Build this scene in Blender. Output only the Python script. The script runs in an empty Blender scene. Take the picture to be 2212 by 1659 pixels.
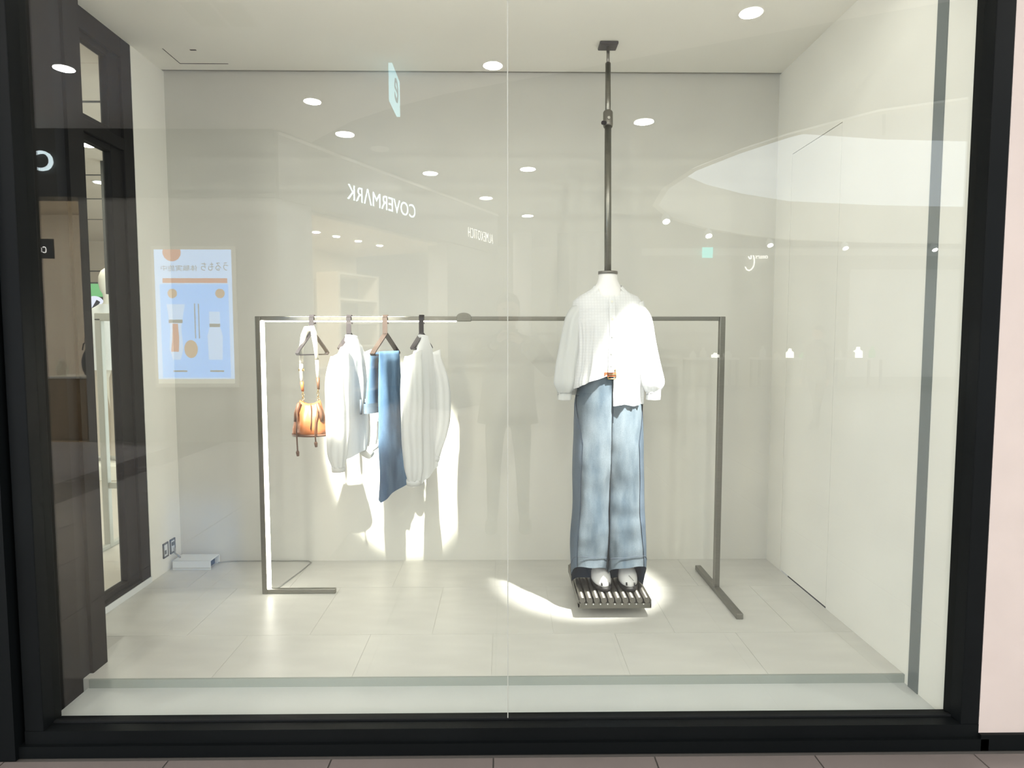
import bpy, math, random
from mathutils import Vector, Matrix, noise

random.seed(7)
PI = math.pi
scene = bpy.context.scene
C = scene.collection

# ------------------------------------------------------------------ camera
cam_d = bpy.data.cameras.new('camera')
cam = bpy.data.objects.new('camera', cam_d); C.objects.link(cam)
cam.location = (0, 0, 1.55)
cam.rotation_euler = (math.radians(90 - 3.967), 0, math.radians(-0.729))
cam_d.sensor_width = 36.0
cam_d.lens = 36.0 * 1377.0 / 2212.0
cam_d.clip_start = 0.05
scene.camera = cam

# ------------------------------------------------------------------ world
world = bpy.data.worlds.new('world'); scene.world = world
world.use_nodes = True
bg = world.node_tree.nodes['Background']
bg.inputs[0].default_value = (0.86, 0.93, 1.0, 1)
bg.inputs[1].default_value = 3.4

# ------------------------------------------------------------------ view
vs = scene.view_settings
vs.view_transform = 'Standard'; vs.look = 'None'; vs.gamma = 1.0; vs.use_curve_mapping = False
vs.exposure = 0.0
scene.cycles.use_denoising = True
scene.cycles.max_bounces = 10
scene.cycles.transparent_max_bounces = 24
scene.cycles.sample_clamp_indirect = 6.0

MY = 4.72          # mirrored depth: a thing seen in the glass at depth d stands at y = MY - d


def area_light(name, loc, target, sx, sy, power, color=(1, 1, 1), shape='RECTANGLE', spread=None):
    d = bpy.data.lights.new(name, 'AREA'); d.shape = shape; d.size = sx
    if shape in ('RECTANGLE', 'ELLIPSE'): d.size_y = sy
    d.energy = power; d.color = color
    if spread: d.spread = spread
    o = bpy.data.objects.new(name, d); C.objects.link(o)
    o.location = loc
    o.rotation_euler = (Vector(target) - Vector(loc)).to_track_quat('-Z', 'Y').to_euler()
    return o


def spot_light(name, loc, target, power, deg, blend, color=(1, 1, 1), r=0.03):
    d = bpy.data.lights.new(name, 'SPOT'); d.energy = power; d.spot_size = math.radians(deg)
    d.spot_blend = blend; d.color = color; d.shadow_soft_size = r
    o = bpy.data.objects.new(name, d); C.objects.link(o)
    o.location = loc
    o.rotation_euler = (Vector(target) - Vector(loc)).to_track_quat('-Z', 'Y').to_euler()
    return o


WARM = (1.0, 0.94, 0.84)
NEUT = (1.0, 0.97, 0.91)
# added unseen linear lamp to brighten the display, spotlight at the window head, track spotlight on the concourse ceiling aimed at the rack
area_light('added_wash_light', (-0.1, 2.50, 2.96), (-0.1, 3.9, 0.5), 3.2, 0.10, 9, NEUT)
area_light('added_uplight', (-0.1, 2.50, 3.01), (-0.1, 3.3, 3.55), 3.2, 0.08, 6.0, NEUT)  # added upward light, lifts the brightness of the display ceiling
SPOT_A = ((-1.58, 0.58, 4.40), (-0.84, 3.57, 1.37))
SPOT_B = ((1.12, 2.57, 3.07), (0.650, 3.36, 0.96))
spot_light('rack_spot_light', SPOT_A[0], SPOT_A[1], 9500, 10.8, 0.4, WARM)
spot_light('mannequin_spot_light', SPOT_B[0], SPOT_B[1], 1750, 19.5, 0.75, NEUT)
# concourse lamps (recessed in the concourse ceiling, see downlights below)
MALL_LAMPS = [(-4.99, 7.53), (-2.47, 8.50), (-0.12, 7.39), (2.33, 6.2), (-5.2, 4.9), (4.9, 4.6)]
for i, (x, d) in enumerate(MALL_LAMPS):
    area_light('concourse_lamp', (x, MY - d, 4.617), (x, MY - d, 0), 0.21, 0.21, 98, NEUT, 'DISK')
MALL_FAR = [(-2.40, 9.91), (-1.37, 12.17), (0.44, 11.85), (-0.39, 14.24), (0.60, 16.23), (2.0, 9.3), (3.0, 19.5), (7.0, 22.0), (-0.6, 19.5)]
for x, d in MALL_FAR:
    area_light('concourse_lamp', (x, MY - d, 4.645), (x, MY - d, 0), 0.27, 0.27, 98, NEUT, 'DISK')


# ------------------------------------------------------------------ materials
def M(name, color, rough=0.6, metal=0.0, noise_amt=0.0, scale=8.0, bump=0.0, spec=0.5, emit=None, estr=0.0, stretch=None, trans=0.0):
    m = bpy.data.materials.new(name); m.use_nodes = True
    nt = m.node_tree; b = nt.nodes['Principled BSDF']
    b.inputs['Base Color'].default_value = (*color, 1)
    b.inputs['Roughness'].default_value = rough
    b.inputs['Metallic'].default_value = metal
    b.inputs['Specular IOR Level'].default_value = spec
    if emit:
        b.inputs['Emission Color'].default_value = (*emit, 1); b.inputs['Emission Strength'].default_value = estr
    if noise_amt or bump:
        tc = nt.nodes.new('ShaderNodeTexCoord'); mp = nt.nodes.new('ShaderNodeMapping')
        nz = nt.nodes.new('ShaderNodeTexNoise'); nz.inputs['Scale'].default_value = scale; nz.inputs['Detail'].default_value = 5
        nt.links.new(tc.outputs['Object'], mp.inputs[0]); nt.links.new(mp.outputs[0], nz.inputs['Vector'])
        if stretch: mp.inputs['Scale'].default_value = stretch
        if noise_amt:
            r = nt.nodes.new('ShaderNodeValToRGB')
            r.color_ramp.elements[0].position = 0.3; r.color_ramp.elements[1].position = 0.7
            r.color_ramp.elements[0].color = (*[c * (1 - noise_amt) for c in color], 1)
            r.color_ramp.elements[1].color = (*[min(1, c * (1 + noise_amt)) for c in color], 1)
            nt.links.new(nz.outputs['Fac'], r.inputs[0]); nt.links.new(r.outputs[0], b.inputs['Base Color'])
        if bump:
            bp = nt.nodes.new('ShaderNodeBump'); bp.inputs['Strength'].default_value = bump; bp.inputs['Distance'].default_value = 0.01
            nt.links.new(nz.outputs['Fac'], bp.inputs['Height']); nt.links.new(bp.outputs[0], b.inputs['Normal'])
    return m


def glass_mat(name, tint=(0.978, 0.988, 0.976)):
    """thin pane: transparent with Schlick mirror reflection on each face"""
    m = bpy.data.materials.new(name); m.use_nodes = True
    nt = m.node_tree; nt.nodes.clear()
    out = nt.nodes.new('ShaderNodeOutputMaterial'); mix = nt.nodes.new('ShaderNodeMixShader')
    tr = nt.nodes.new('ShaderNodeBsdfTransparent'); tr.inputs[0].default_value = (*tint, 1)
    gl = nt.nodes.new('ShaderNodeBsdfGlossy'); gl.inputs['Roughness'].default_value = 0.0
    geo = nt.nodes.new('ShaderNodeNewGeometry')
    dot = nt.nodes.new('ShaderNodeVectorMath'); dot.operation = 'DOT_PRODUCT'
    nt.links.new(geo.outputs['Normal'], dot.inputs[0]); nt.links.new(geo.outputs['Incoming'], dot.inputs[1])
    def math_(op, a, b=None):
        n = nt.nodes.new('ShaderNodeMath'); n.operation = op
        for i, v in enumerate((a, b)):
            if v is None: continue
            if isinstance(v, (int, float)): n.inputs[i].default_value = v
            else: nt.links.new(v, n.inputs[i])
        return n.outputs[0]
    ab = math_('ABSOLUTE', dot.outputs['Value'])
    p5 = math_('POWER', math_('SUBTRACT', 1.0, ab), 5.0)
    fac = math_('ADD', math_('MULTIPLY', p5, 0.955), 0.045)
    nt.links.new(fac, mix.inputs[0]); nt.links.new(tr.outputs[0], mix.inputs[1]); nt.links.new(gl.outputs[0], mix.inputs[2])
    nt.links.new(mix.outputs[0], out.inputs[0])
    return m


def denim_mat(name, base, light, dark, fade_z=None):
    m = bpy.data.materials.new(name); m.use_nodes = True
    nt = m.node_tree; b = nt.nodes['Principled BSDF']; b.inputs['Roughness'].default_value = 0.85; b.inputs['Specular IOR Level'].default_value = 0.2
    tc = nt.nodes.new('ShaderNodeTexCoord')
    n1 = nt.nodes.new('ShaderNodeTexNoise'); n1.inputs['Scale'].default_value = 4.5; n1.inputs['Detail'].default_value = 6
    mp = nt.nodes.new('ShaderNodeMapping'); mp.inputs['Scale'].default_value = (3.0, 3.0, 0.8)
    nt.links.new(tc.outputs['Object'], mp.inputs[0]); nt.links.new(mp.outputs[0], n1.inputs['Vector'])
    n2 = nt.nodes.new('ShaderNodeTexNoise'); n2.inputs['Scale'].default_value = 420; n2.inputs['Detail'].default_value = 1
    nt.links.new(tc.outputs['Object'], n2.inputs['Vector'])
    r = nt.nodes.new('ShaderNodeValToRGB')
    r.color_ramp.elements[0].position = 0.33; r.color_ramp.elements[1].position = 0.72
    r.color_ramp.elements[0].color = (*base, 1); r.color_ramp.elements[1].color = (*light, 1)
    nt.links.new(n1.outputs['Fac'], r.inputs[0])
    mx = nt.nodes.new('ShaderNodeMixRGB'); mx.blend_type = 'OVERLAY'; mx.inputs[0].default_value = 0.35
    nt.links.new(r.outputs[0], mx.inputs[1]); nt.links.new(n2.outputs['Fac'], mx.inputs[2])
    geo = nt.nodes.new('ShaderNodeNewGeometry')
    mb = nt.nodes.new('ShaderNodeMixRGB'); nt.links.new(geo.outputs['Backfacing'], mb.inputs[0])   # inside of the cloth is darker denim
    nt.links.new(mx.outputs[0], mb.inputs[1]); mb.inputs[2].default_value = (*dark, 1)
    nt.links.new(mb.outputs[0], b.inputs['Base Color'])
    bp = nt.nodes.new('ShaderNodeBump'); bp.inputs['Strength'].default_value = 0.25; bp.inputs['Distance'].default_value = 0.01
    nt.links.new(n1.outputs['Fac'], bp.inputs['Height']); nt.links.new(bp.outputs[0], b.inputs['Normal'])
    return m


def cloth_mat(name, color, check=0.0, translucency=0.25):
    m = bpy.data.materials.new(name); m.use_nodes = True
    nt = m.node_tree; b = nt.nodes['Principled BSDF']; b.inputs['Roughness'].default_value = 0.9; b.inputs['Specular IOR Level'].default_value = 0.15
    b.inputs['Base Color'].default_value = (*color, 1)
    out = nt.nodes['Material Output']
    src = None
    if check:
        tc = nt.nodes.new('ShaderNodeTexCoord')
        sep = nt.nodes.new('ShaderNodeSeparateXYZ'); nt.links.new(tc.outputs['Object'], sep.inputs[0])
        fs = []
        for ax, k in (('X', 420), ('Z', 420)):
            mu = nt.nodes.new('ShaderNodeMath'); mu.operation = 'MULTIPLY'; mu.inputs[1].default_value = k; nt.links.new(sep.outputs[ax], mu.inputs[0])
            si = nt.nodes.new('ShaderNodeMath'); si.operation = 'SINE'; nt.links.new(mu.outputs[0], si.inputs[0])
            gt = nt.nodes.new('ShaderNodeMath'); gt.operation = 'GREATER_THAN'; gt.inputs[1].default_value = 0.6; nt.links.new(si.outputs[0], gt.inputs[0])
            fs.append(gt)
        mx = nt.nodes.new('ShaderNodeMath'); mx.operation = 'MAXIMUM'; nt.links.new(fs[0].outputs[0], mx.inputs[0]); nt.links.new(fs[1].outputs[0], mx.inputs[1])
        mc = nt.nodes.new('ShaderNodeMixRGB'); nt.links.new(mx.outputs[0], mc.inputs[0])
        mc.inputs[1].default_value = (*color, 1); mc.inputs[2].default_value = (*[c * (1 - check) for c in color], 1)
        nt.links.new(mc.outputs[0], b.inputs['Base Color']); src = mc
    tl = nt.nodes.new('ShaderNodeBsdfTranslucent'); tl.inputs[0].default_value = (*color, 1)
    if src: nt.links.new(src.outputs[0], tl.inputs[0])
    ms = nt.nodes.new('ShaderNodeMixShader'); ms.inputs[0].default_value = translucency
    nt.links.new(b.outputs[0], ms.inputs[1]); nt.links.new(tl.outputs[0], ms.inputs[2]); nt.links.new(ms.outputs[0], out.inputs[0])
    return m


def emit_mat(name, color, strength):
    m = bpy.data.materials.new(name); m.use_nodes = True
    nt = m.node_tree; nt.nodes.clear()
    out = nt.nodes.new('ShaderNodeOutputMaterial'); e = nt.nodes.new('ShaderNodeEmission')
    e.inputs[0].default_value = (*color, 1); e.inputs[1].default_value = strength
    nt.links.new(e.outputs[0], out.inputs[0])
    return m


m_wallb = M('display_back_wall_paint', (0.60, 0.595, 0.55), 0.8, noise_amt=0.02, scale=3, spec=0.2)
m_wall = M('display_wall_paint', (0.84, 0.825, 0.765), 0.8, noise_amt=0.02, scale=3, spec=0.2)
m_ceil = M('display_ceiling_paint', (0.88, 0.865, 0.81), 0.85, noise_amt=0.015, scale=2, spec=0.2)
m_tile = M('display_floor_tile', (0.58, 0.575, 0.54), 0.38, noise_amt=0.05, scale=5, spec=0.4, stretch=(0.6, 2.2, 1))
m_grout = M('grout', (0.54, 0.535, 0.50), 0.9)
m_riser = M('riser_stone', (0.31, 0.335, 0.31), 0.6)
m_ledge = M('ledge_stone', (0.56, 0.58, 0.57), 0.45, noise_amt=0.03, scale=4)
m_gap = M('dark_gap', (0.03, 0.03, 0.028), 0.9)
m_black = M('black_metal', (0.005, 0.006, 0.0065), 0.42, 0.0, noise_amt=0.15, scale=3, spec=0.07)
m_blackp = M('black_panel', (0.004, 0.005, 0.0055), 0.5, spec=0.08)
m_char = M('charcoal_panel', (0.007, 0.0068, 0.0065), 0.6, spec=0.1)
m_groove = M('groove_black', (0.006, 0.007, 0.008), 0.7, spec=0.2)
m_facade = M('facade_plaster', (0.52, 0.45, 0.425), 0.75, noise_amt=0.03, scale=6)
m_trim = M('grey_trim', (0.16, 0.18, 0.18), 0.5)
m_seal = M('clear_silicone', (0.40, 0.41, 0.37), 0.4)
m_steel = M('brushed_steel', (0.22, 0.215, 0.19), 0.34, 0.9, noise_amt=0.08, scale=30, stretch=(1, 1, 20))
m_steel2 = M('dark_steel', (0.22, 0.21, 0.19), 0.4, 0.85, noise_amt=0.1, scale=40)
m_led = emit_mat('led_strip', (1.0, 0.95, 0.85), 17.0)
m_hang = M('hanger_black', (0.035, 0.03, 0.034), 0.45, 0.3)
m_hang2 = M('hanger_bronze', (0.055, 0.038, 0.032), 0.45, 0.3)
m_white = cloth_mat('white_cotton', (0.86, 0.87, 0.87), 0.0, 0.2)
m_check = cloth_mat('white_checked_cotton', (0.86, 0.87, 0.88), 0.05, 0.2)
m_sheer = cloth_mat('white_sheer_cotton', (0.78, 0.79, 0.78), 0.0, 0.3)
m_denim = denim_mat('light_washed_denim', (0.078, 0.110, 0.142), (0.185, 0.225, 0.258), (0.035, 0.06, 0.10))
m_denimd = denim_mat('dark_denim', (0.075, 0.105, 0.14), (0.105, 0.14, 0.185), (0.03, 0.05, 0.08))
m_denimh = denim_mat('indigo_denim', (0.055, 0.11, 0.20), (0.12, 0.21, 0.33), (0.03, 0.06, 0.10))
m_stitch = M('stitching', (0.10, 0.12, 0.15), 0.9, spec=0.0)
m_dstitch = M('dark_stitching', (0.03, 0.045, 0.07), 0.9, spec=0.0)
m_manq = M('mannequin_white', (0.85, 0.84, 0.83), 0.5)
m_leather = M('tan_leather', (0.36, 0.12, 0.038), 0.5, noise_amt=0.12, scale=25, bump=0.2)
m_leatherd = M('brown_leather', (0.12, 0.055, 0.03), 0.55)
m_belt = M('belt_leather', (0.30, 0.085, 0.03), 0.5)
m_brass = M('brass', (0.55, 0.42, 0.22), 0.3, 1.0)
m_strapw = M('cream_strap', (0.82, 0.80, 0.70), 0.7)
m_shoe = M('white_shoe', (0.86, 0.85, 0.84), 0.5)
m_sole = M('black_rubber', (0.015, 0.014, 0.014), 0.6)
m_box = M('white_plastic', (0.72, 0.74, 0.74), 0.45)
m_cable = M('cable_grey', (0.30, 0.30, 0.28), 0.5)
m_socket = M('socket_grey', (0.12, 0.12, 0.11), 0.4)
m_glass = glass_mat('shop_window_glass')
m_glass2 = glass_mat('side_screen_glass', (0.90, 0.93, 0.90))
m_bulb = emit_mat('lamp_glow', (1.0, 0.98, 0.94), 26.0)
m_bulbdim = emit_mat('dim_lamp_glow', (1.0, 0.98, 0.94), 5.0)


# ------------------------------------------------------------------ mesh helpers
class MB:
    def __init__(s): s.v = []; s.f = []; s.smooth = []
    def add(s, vs, fs, sm=False):
        n = len(s.v); s.v += [tuple(p) for p in vs]
        for f in fs: s.f.append(tuple(i + n for i in f)); s.smooth.append(sm)
    def box(s, x0, x1, y0, y1, z0, z1):
        s.add([(x0, y0, z0), (x1, y0, z0), (x1, y1, z0), (x0, y1, z0), (x0, y0, z1), (x1, y0, z1), (x1, y1, z1), (x0, y1, z1)],
              [(0, 3, 2, 1), (4, 5, 6, 7), (0, 1, 5, 4), (1, 2, 6, 5), (2, 3, 7, 6), (3, 0, 4, 7)])
        return s
    def bar(s, a, b, w, h, up=(0, 0, 1)):
        a = Vector(a); b = Vector(b); t = (b - a).normalized(); u = Vector(up)
        if abs(t.dot(u)) > 0.98: u = Vector((0, 1, 0))
        sd = t.cross(u).normalized(); u = sd.cross(t).normalized()
        vs = []
        for p in (a, b):
            for i, j in ((-1, -1), (1, -1), (1, 1), (-1, 1)): vs.append(p + sd * (i * w / 2) + u * (j * h / 2))
        s.add(vs, [(0, 1, 2, 3), (7, 6, 5, 4), (0, 4, 5, 1), (1, 5, 6, 2), (2, 6, 7, 3), (3, 7, 4, 0)])
        return s
    def tube(s, pts, r, n=10, caps=True):
        pts = [Vector(p) for p in pts]
        rs = r if isinstance(r, (list, tuple)) else [r] * len(pts)
        rings = []; prev = None
        for i, p in enumerate(pts):
            t = (pts[min(i + 1, len(pts) - 1)] - pts[max(i - 1, 0)]).normalized()
            if prev is None:
                u = Vector((0, 0, 1)) if abs(t.z) < 0.9 else Vector((0, 1, 0))
            else: u = prev
            sd = t.cross(u).normalized(); u = sd.cross(t).normalized(); prev = u
            rings.append([p + (sd * math.cos(2 * PI * k / n) + u * math.sin(2 * PI * k / n)) * rs[i] for k in range(n)])
        s.loft(rings, caps, caps)
        return s
    def loft(s, rings, cap0=True, cap1=True, closed=True, sm=True):
        n = len(rings[0]); vs = [p for r in rings for p in r]; fs = []
        for i in range(len(rings) - 1):
            for k in range(n if closed else n - 1):
                k2 = (k + 1) % n
                fs.append((i * n + k, i * n + k2, (i + 1) * n + k2, (i + 1) * n + k))
        s.add(vs, fs, sm)
        base = len(s.v) - len(vs)
        if cap0: s.f.append(tuple(base + k for k in reversed(range(n)))); s.smooth.append(False)
        if cap1: s.f.append(tuple(base + (len(rings) - 1) * n + k for k in range(n))); s.smooth.append(False)
        return s
    def disc(s, c, r, z_dir=-1, n=24, h=0.01):
        s.tube([Vector(c), Vector(c) + Vector((0, 0, z_dir * h))], r, n)
        return s
    def prism(s, poly, z0, z1):
        n = len(poly)
        s.add([(x, y, z0) for x, y in poly] + [(x, y, z1) for x, y in poly],
              [tuple(reversed(range(n))), tuple(range(n, 2 * n))] + [(i, (i + 1) % n, n + (i + 1) % n, n + i) for i in range(n)])
        return s
    def mesh(s, name):
        m = bpy.data.meshes.new(name); m.from_pydata(s.v, [], s.f)
        m.polygons.foreach_set('use_smooth', s.smooth); m.update()
        return m
    def build(s, name, mat, parent=None, matrix=None):
        o = bpy.data.objects.new(name, s.mesh(name)); o.data.materials.append(mat); C.objects.link(o)
        if parent: o.parent = parent
        if matrix is not None: o.matrix_world = matrix
        return o


def thing(name, label, cat, loc=(0, 0, 0), rz=0, group=None):
    o = bpy.data.objects.new(name, None); C.objects.link(o); o.empty_display_size = 0.1
    o.location = loc; o.rotation_euler = (0, 0, rz); o['label'] = label; o['category'] = cat
    if group: o['group'] = group
    return o


def tag(o, label, cat, group=None):
    o['label'] = label; o['category'] = cat
    if group: o['group'] = group
    return o


def struct(o, label=None, cat=None):
    o['kind'] = 'structure'
    if label: o['label'] = label
    if cat: o['category'] = cat
    return o


def bevel(o, w=0.004, seg=2):
    b = o.modifiers.new('bevel', 'BEVEL'); b.width = w; b.segments = seg; b.limit_method = 'ANGLE'
    return o


def text_mesh(name, body, size, mat, extrude=0.01, parent=None, matrix=None, align='CENTER', shear=0.0, offset=0.0, spacing=1.0, fit=None):
    cu = bpy.data.curves.new(name, 'FONT'); cu.body = body; cu.size = size; cu.extrude = extrude
    cu.align_x = align; cu.align_y = 'CENTER'; cu.shear = shear; cu.offset = offset; cu.space_character = spacing
    cu.resolution_u = 4
    t = bpy.data.objects.new(name, cu); C.objects.link(t)
    bpy.context.view_layer.update()
    dg = bpy.context.evaluated_depsgraph_get()
    me = bpy.data.meshes.new_from_object(t.evaluated_get(dg))
    bpy.data.objects.remove(t); bpy.data.curves.remove(cu)
    if fit and len(me.vertices):
        xs = [v.co.x for v in me.vertices]; ys = [v.co.y for v in me.vertices]
        w, h = max(xs) - min(xs), max(ys) - min(ys); cx, cy = (max(xs) + min(xs)) / 2, (max(ys) + min(ys)) / 2
        for v in me.vertices:
            v.co.x = (v.co.x - cx) * fit[0] / w; v.co.y = (v.co.y - cy) * fit[1] / h
    me.materials.clear(); me.materials.append(mat); me.name = name
    o = bpy.data.objects.new(name, me); C.objects.link(o)
    if parent: o.parent = parent
    if matrix is not None: o.matrix_world = matrix
    return o


def frame_matrix(origin, u, up=(0, 0, 1)):
    """local x along u, local y up, local z out of the face"""
    u = Vector(u).normalized(); up = Vector(up).normalized(); n = u.cross(up).normalized()
    m = Matrix((( u.x, up.x, n.x, origin[0]), (u.y, up.y, n.y, origin[1]), (u.z, up.z, n.z, origin[2]), (0, 0, 0, 1)))
    return m


def ell(cx, cy, z, a, b, n=48, p=2.0, f=None):
    pts = []
    for k in range(n):
        t = 2 * PI * k / n; c, s_ = math.cos(t), math.sin(t)
        x = math.copysign(abs(c) ** (2 / p), c) * a; y = math.copysign(abs(s_) ** (2 / p), s_) * b
        if f:
            g = f(t); x *= g; y *= g
        pts.append(Vector((cx + x, cy + y, z)))
    return pts


def lerp_keys(keys, t):
    """keys: sorted list of (t, v0, v1, ...)"""
    if t <= keys[0][0]: return keys[0][1:]
    for a, b in zip(keys, keys[1:]):
        if t <= b[0]:
            k = (t - a[0]) / (b[0] - a[0]); k = k * k * (3 - 2 * k)
            return tuple(x + (y - x) * k for x, y in zip(a[1:], b[1:]))
    return keys[-1][1:]


# ================================================================== STRUCTURE
ZF, ZL, ZC = 0.104, 0.067, 3.21
XL, XR, YB, YG = -2.11, 1.735, 4.108, 2.36

# --- display floor, ledge
fl = struct(MB().box(XL - 0.2, XR, 2.655, YB + 0.05, 0.0, ZF - 0.0015).build('floor', m_grout), 'pale grey tiled floor of the display window', 'floor')
ris = MB().box(-1.77, XR, 2.645, 2.656, 0.05, ZF).build('riser', m_riser, fl)
ys = [2.656, 3.05, 3.65, YB]
tile_cache = {}
for r in range(3):
    off = 0.30 if r % 2 == 0 else 0.0
    xs = [XL] + [x for x in [-1.555 - 0.6 + off + 0.6 * i for i in range(8)] if XL + 0.05 < x < XR - 0.05] + [XR]
    for a, b in zip(xs, xs[1:]):
        if r == 0 and a < -1.77: a = -1.77
        w, d = round(b - a - 0.002, 3), round(ys[r + 1] - ys[r] - 0.002, 3)
        if (w, d) not in tile_cache:
            tile_cache[(w, d)] = MB().box(0, w, 0, d, -0.012, 0).mesh('tile'); tile_cache[(w, d)].materials.append(m_tile)
        t = bpy.data.objects.new('tile', tile_cache[(w, d)]); C.objects.link(t); t.parent = fl
        t.location = (a + 0.001, ys[r] + 0.001, ZF)
struct(MB().box(-1.775, XR, 2.40, 2.646, 0.0, ZL).build('trim_1', m_ledge), 'pale stone ledge running just inside the glass', 'ledge')

# --- ceiling of the display, back wall with shadow gap
ce = struct(MB().box(XL - 0.02, XR + 0.02, 2.40, YB - 0.030, ZC, ZC + 0.1).build('ceiling', m_ceil), 'white ceiling of the display window', 'ceiling')
MB().box(XL - 0.02, XR + 0.02, YB - 0.030, YB, ZC + 0.012, ZC + 0.1).build('shadow_gap', m_gap, ce)
ap = MB()
x0, x1, y0, y1 = -1.95, -1.66, 3.79, 3.99
ap.box(x0, x1, y1 - 0.005, y1, ZC - 0.0015, ZC + 0.004).box(x0, x0 + 0.004, y0, y1, ZC - 0.0015, ZC + 0.004)
ap.build('access_panel_gap', m_gap, ce)
MB().box(-1.80, -1.765, 3.80, 3.812, ZC - 0.0015, ZC + 0.004).build('access_panel_latch', m_gap, ce)
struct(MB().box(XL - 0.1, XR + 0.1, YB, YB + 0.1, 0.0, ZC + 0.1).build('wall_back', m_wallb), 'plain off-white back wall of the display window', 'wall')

# --- right wall with flush door and grey trim strip
DY0, DY1, DZ = 3.33, 3.893, 2.66
wr = MB()
wr.box(XR, XR + 0.1, 2.40, DY0 - 0.003, 0.0, ZC).box(XR, XR + 0.1, DY1 + 0.003, YB, 0.0, ZC).box(XR, XR + 0.1, DY0 - 0.003, DY1 + 0.003, DZ + 0.004, ZC)
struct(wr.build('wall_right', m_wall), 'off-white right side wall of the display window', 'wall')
d = struct(MB().box(XR + 0.0005, XR + 0.04, DY0, DY1, ZF + 0.008, DZ).build('door_1', m_wall), 'flush white service door in the right wall', 'door')
MB().box(XR + 0.05, XR + 0.06, DY0 - 0.02, DY1 + 0.02, -0.1, DZ + 0.02).build('door_backing', m_gap, d)
struct(MB().box(XR - 0.004, XR + 0.002, 2.555, 2.618, 0.02, ZC).build('trim_2', m_trim), 'grey vertical channel strip down the right wall', 'trim')

# --- left: white return wall, dark glazed screen, charcoal column
struct(MB().box(XL - 0.1, XL, 3.752, YB, 0.0, ZC).build('wall_left', m_wall), 'short off-white wall beside the dark glazed screen', 'wall')
sc_ = struct(MB().box(XL - 0.10, XL + 0.005, 2.70, 3.75, ZF, ZF + 0.035).build('window_2', m_box), 'dark framed glazed screen between display and shop', 'window')
fr = MB()
fr.box(XL - 0.08, XL, 3.655, 3.750, 0.125, ZC).box(XL - 0.08, XL, 2.70, 3.12, 0.125, ZC)
fr.box(XL - 0.08, XL, 3.12, 3.655, 3.10, ZC).box(XL - 0.08, XL, 3.12, 3.655, 2.60, 2.665).box(XL - 0.08, XL, 3.12, 3.655, 0.125, 0.16)
bevel(fr.build('screen_frame', m_char, sc_), 0.003)
fr = MB()
for z0, z1 in ((0.16, 2.60), (2.665, 3.10)):
    fr.box(XL - 0.06, XL - 0.015, 3.55, 3.655, z0, z1).box(XL - 0.06, XL - 0.015, 3.12, 3.55, z1 - 0.035, z1).box(XL - 0.06, XL - 0.015, 3.12, 3.55, z0, z0 + 0.03)
bevel(fr.build('sash', m_char, sc_), 0.004)
for z0, z1 in ((0.19, 2.565), (2.695, 3.065)):
    MB().box(XL - 0.040, XL - 0.034, 3.12, 3.55, z0, z1).build('pane', m_glass2, sc_)
co = struct(MB().box(XL - 0.15, -1.785, 2.40, 2.62, 0.0, ZC).box(XL - 0.15, -1.785, 2.70, 2.80, 0.0, ZC).build('wall_column', m_char), 'charcoal panelled column at the left edge of the display', 'column')
MB().box(XL - 0.15, -1.800, 2.62, 2.70, 0.0, ZC).build('recess', m_groove, co)

# --- shop front: black window frame, glass, panels, facade wall
w1 = struct(MB().box(-1.785, 1.80, 2.30, 2.40, 0.045, 0.095).build('window_1', m_black), 'large black framed shop window of two panes', 'window')
bevel(MB().box(-1.785, -1.715, 2.30, 2.40, 0.095, 3.20).build('jamb', m_black, w1), 0.003)
bevel(MB().box(1.731, 1.80, 2.30, 2.40, 0.095, 3.20).build('jamb', m_black, w1), 0.003)
MB().box(-1.785, 1.80, 2.30, 2.40, 3.20, 3.27).build('head', m_black, w1)
MB().box(-1.715, 1.731, 2.352, 2.372, 0.095, 0.101).build('glazing_bead', m_groove, w1)
MB().box(-1.715, 0.0122, 2.358, 2.362, 0.095, 3.20).build('pane', m_glass, w1)
MB().box(0.0158, 1.731, 2.358, 2.362, 0.095, 3.20).build('pane', m_glass, w1)
MB().box(0.0122, 0.0158, 2.354, 2.366, 0.095, 3.20).build('pane_joint', m_seal, w1)
struct(MB().box(-1.83, 1.83, 2.285, 2.40, 0.0, 0.045).build('trim_3', m_blackp), 'black metal kick plate under the shop window', 'trim')
struct(MB().box(-3.2, -1.80, 2.27, 2.42, 0.0, 4.63).build('wall_pier', m_blackp), 'black panel wall left of the shop window', 'wall')
struct(MB().box(-1.80, -1.785, 2.34, 2.42, 0.0, 3.27).build('trim_4', m_groove), 'black recessed joint beside the window frame', 'trim')
struct(MB().box(1.80, 5.2, 2.30, 2.45, 0.062, 4.63).build('wall_facade', m_facade), 'pinkish white plaster wall right of the shop window', 'wall')
struct(MB().box(1.80, 5.2, 2.285, 2.45, 0.0, 0.062).build('baseboard_facade', m_blackp), 'black baseboard under the pinkish wall', 'baseboard')
struct(MB().box(-1.80, 1.80, 2.30, 2.45, 3.27, 4.63).build('wall_header', m_blackp), 'black fascia above the shop window', 'wall')

# ================================================================== MANNEQUIN ON ITS PLATFORM
MX, MYc = 0.575, 3.55


def wrinkle(p, amt, sc=9.0, seed=0.0):
    return Vector((noise.noise(Vector((p.x * sc + seed, p.y * sc, p.z * sc * 0.5))), noise.noise(Vector((p.x * sc, p.y * sc + seed + 7, p.z * sc * 0.5))), 0)) * amt


mq = thing('mannequin', 'headless white mannequin in white blouse and wide blue jeans', 'mannequin', (MX, MYc, 0.215))


def L(o):  # parent to mannequin, keeping world coordinates of the mesh
    o.parent = mq; o.matrix_parent_inverse = Matrix.Translation((-MX, -MYc, -0.215)); return o


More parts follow.
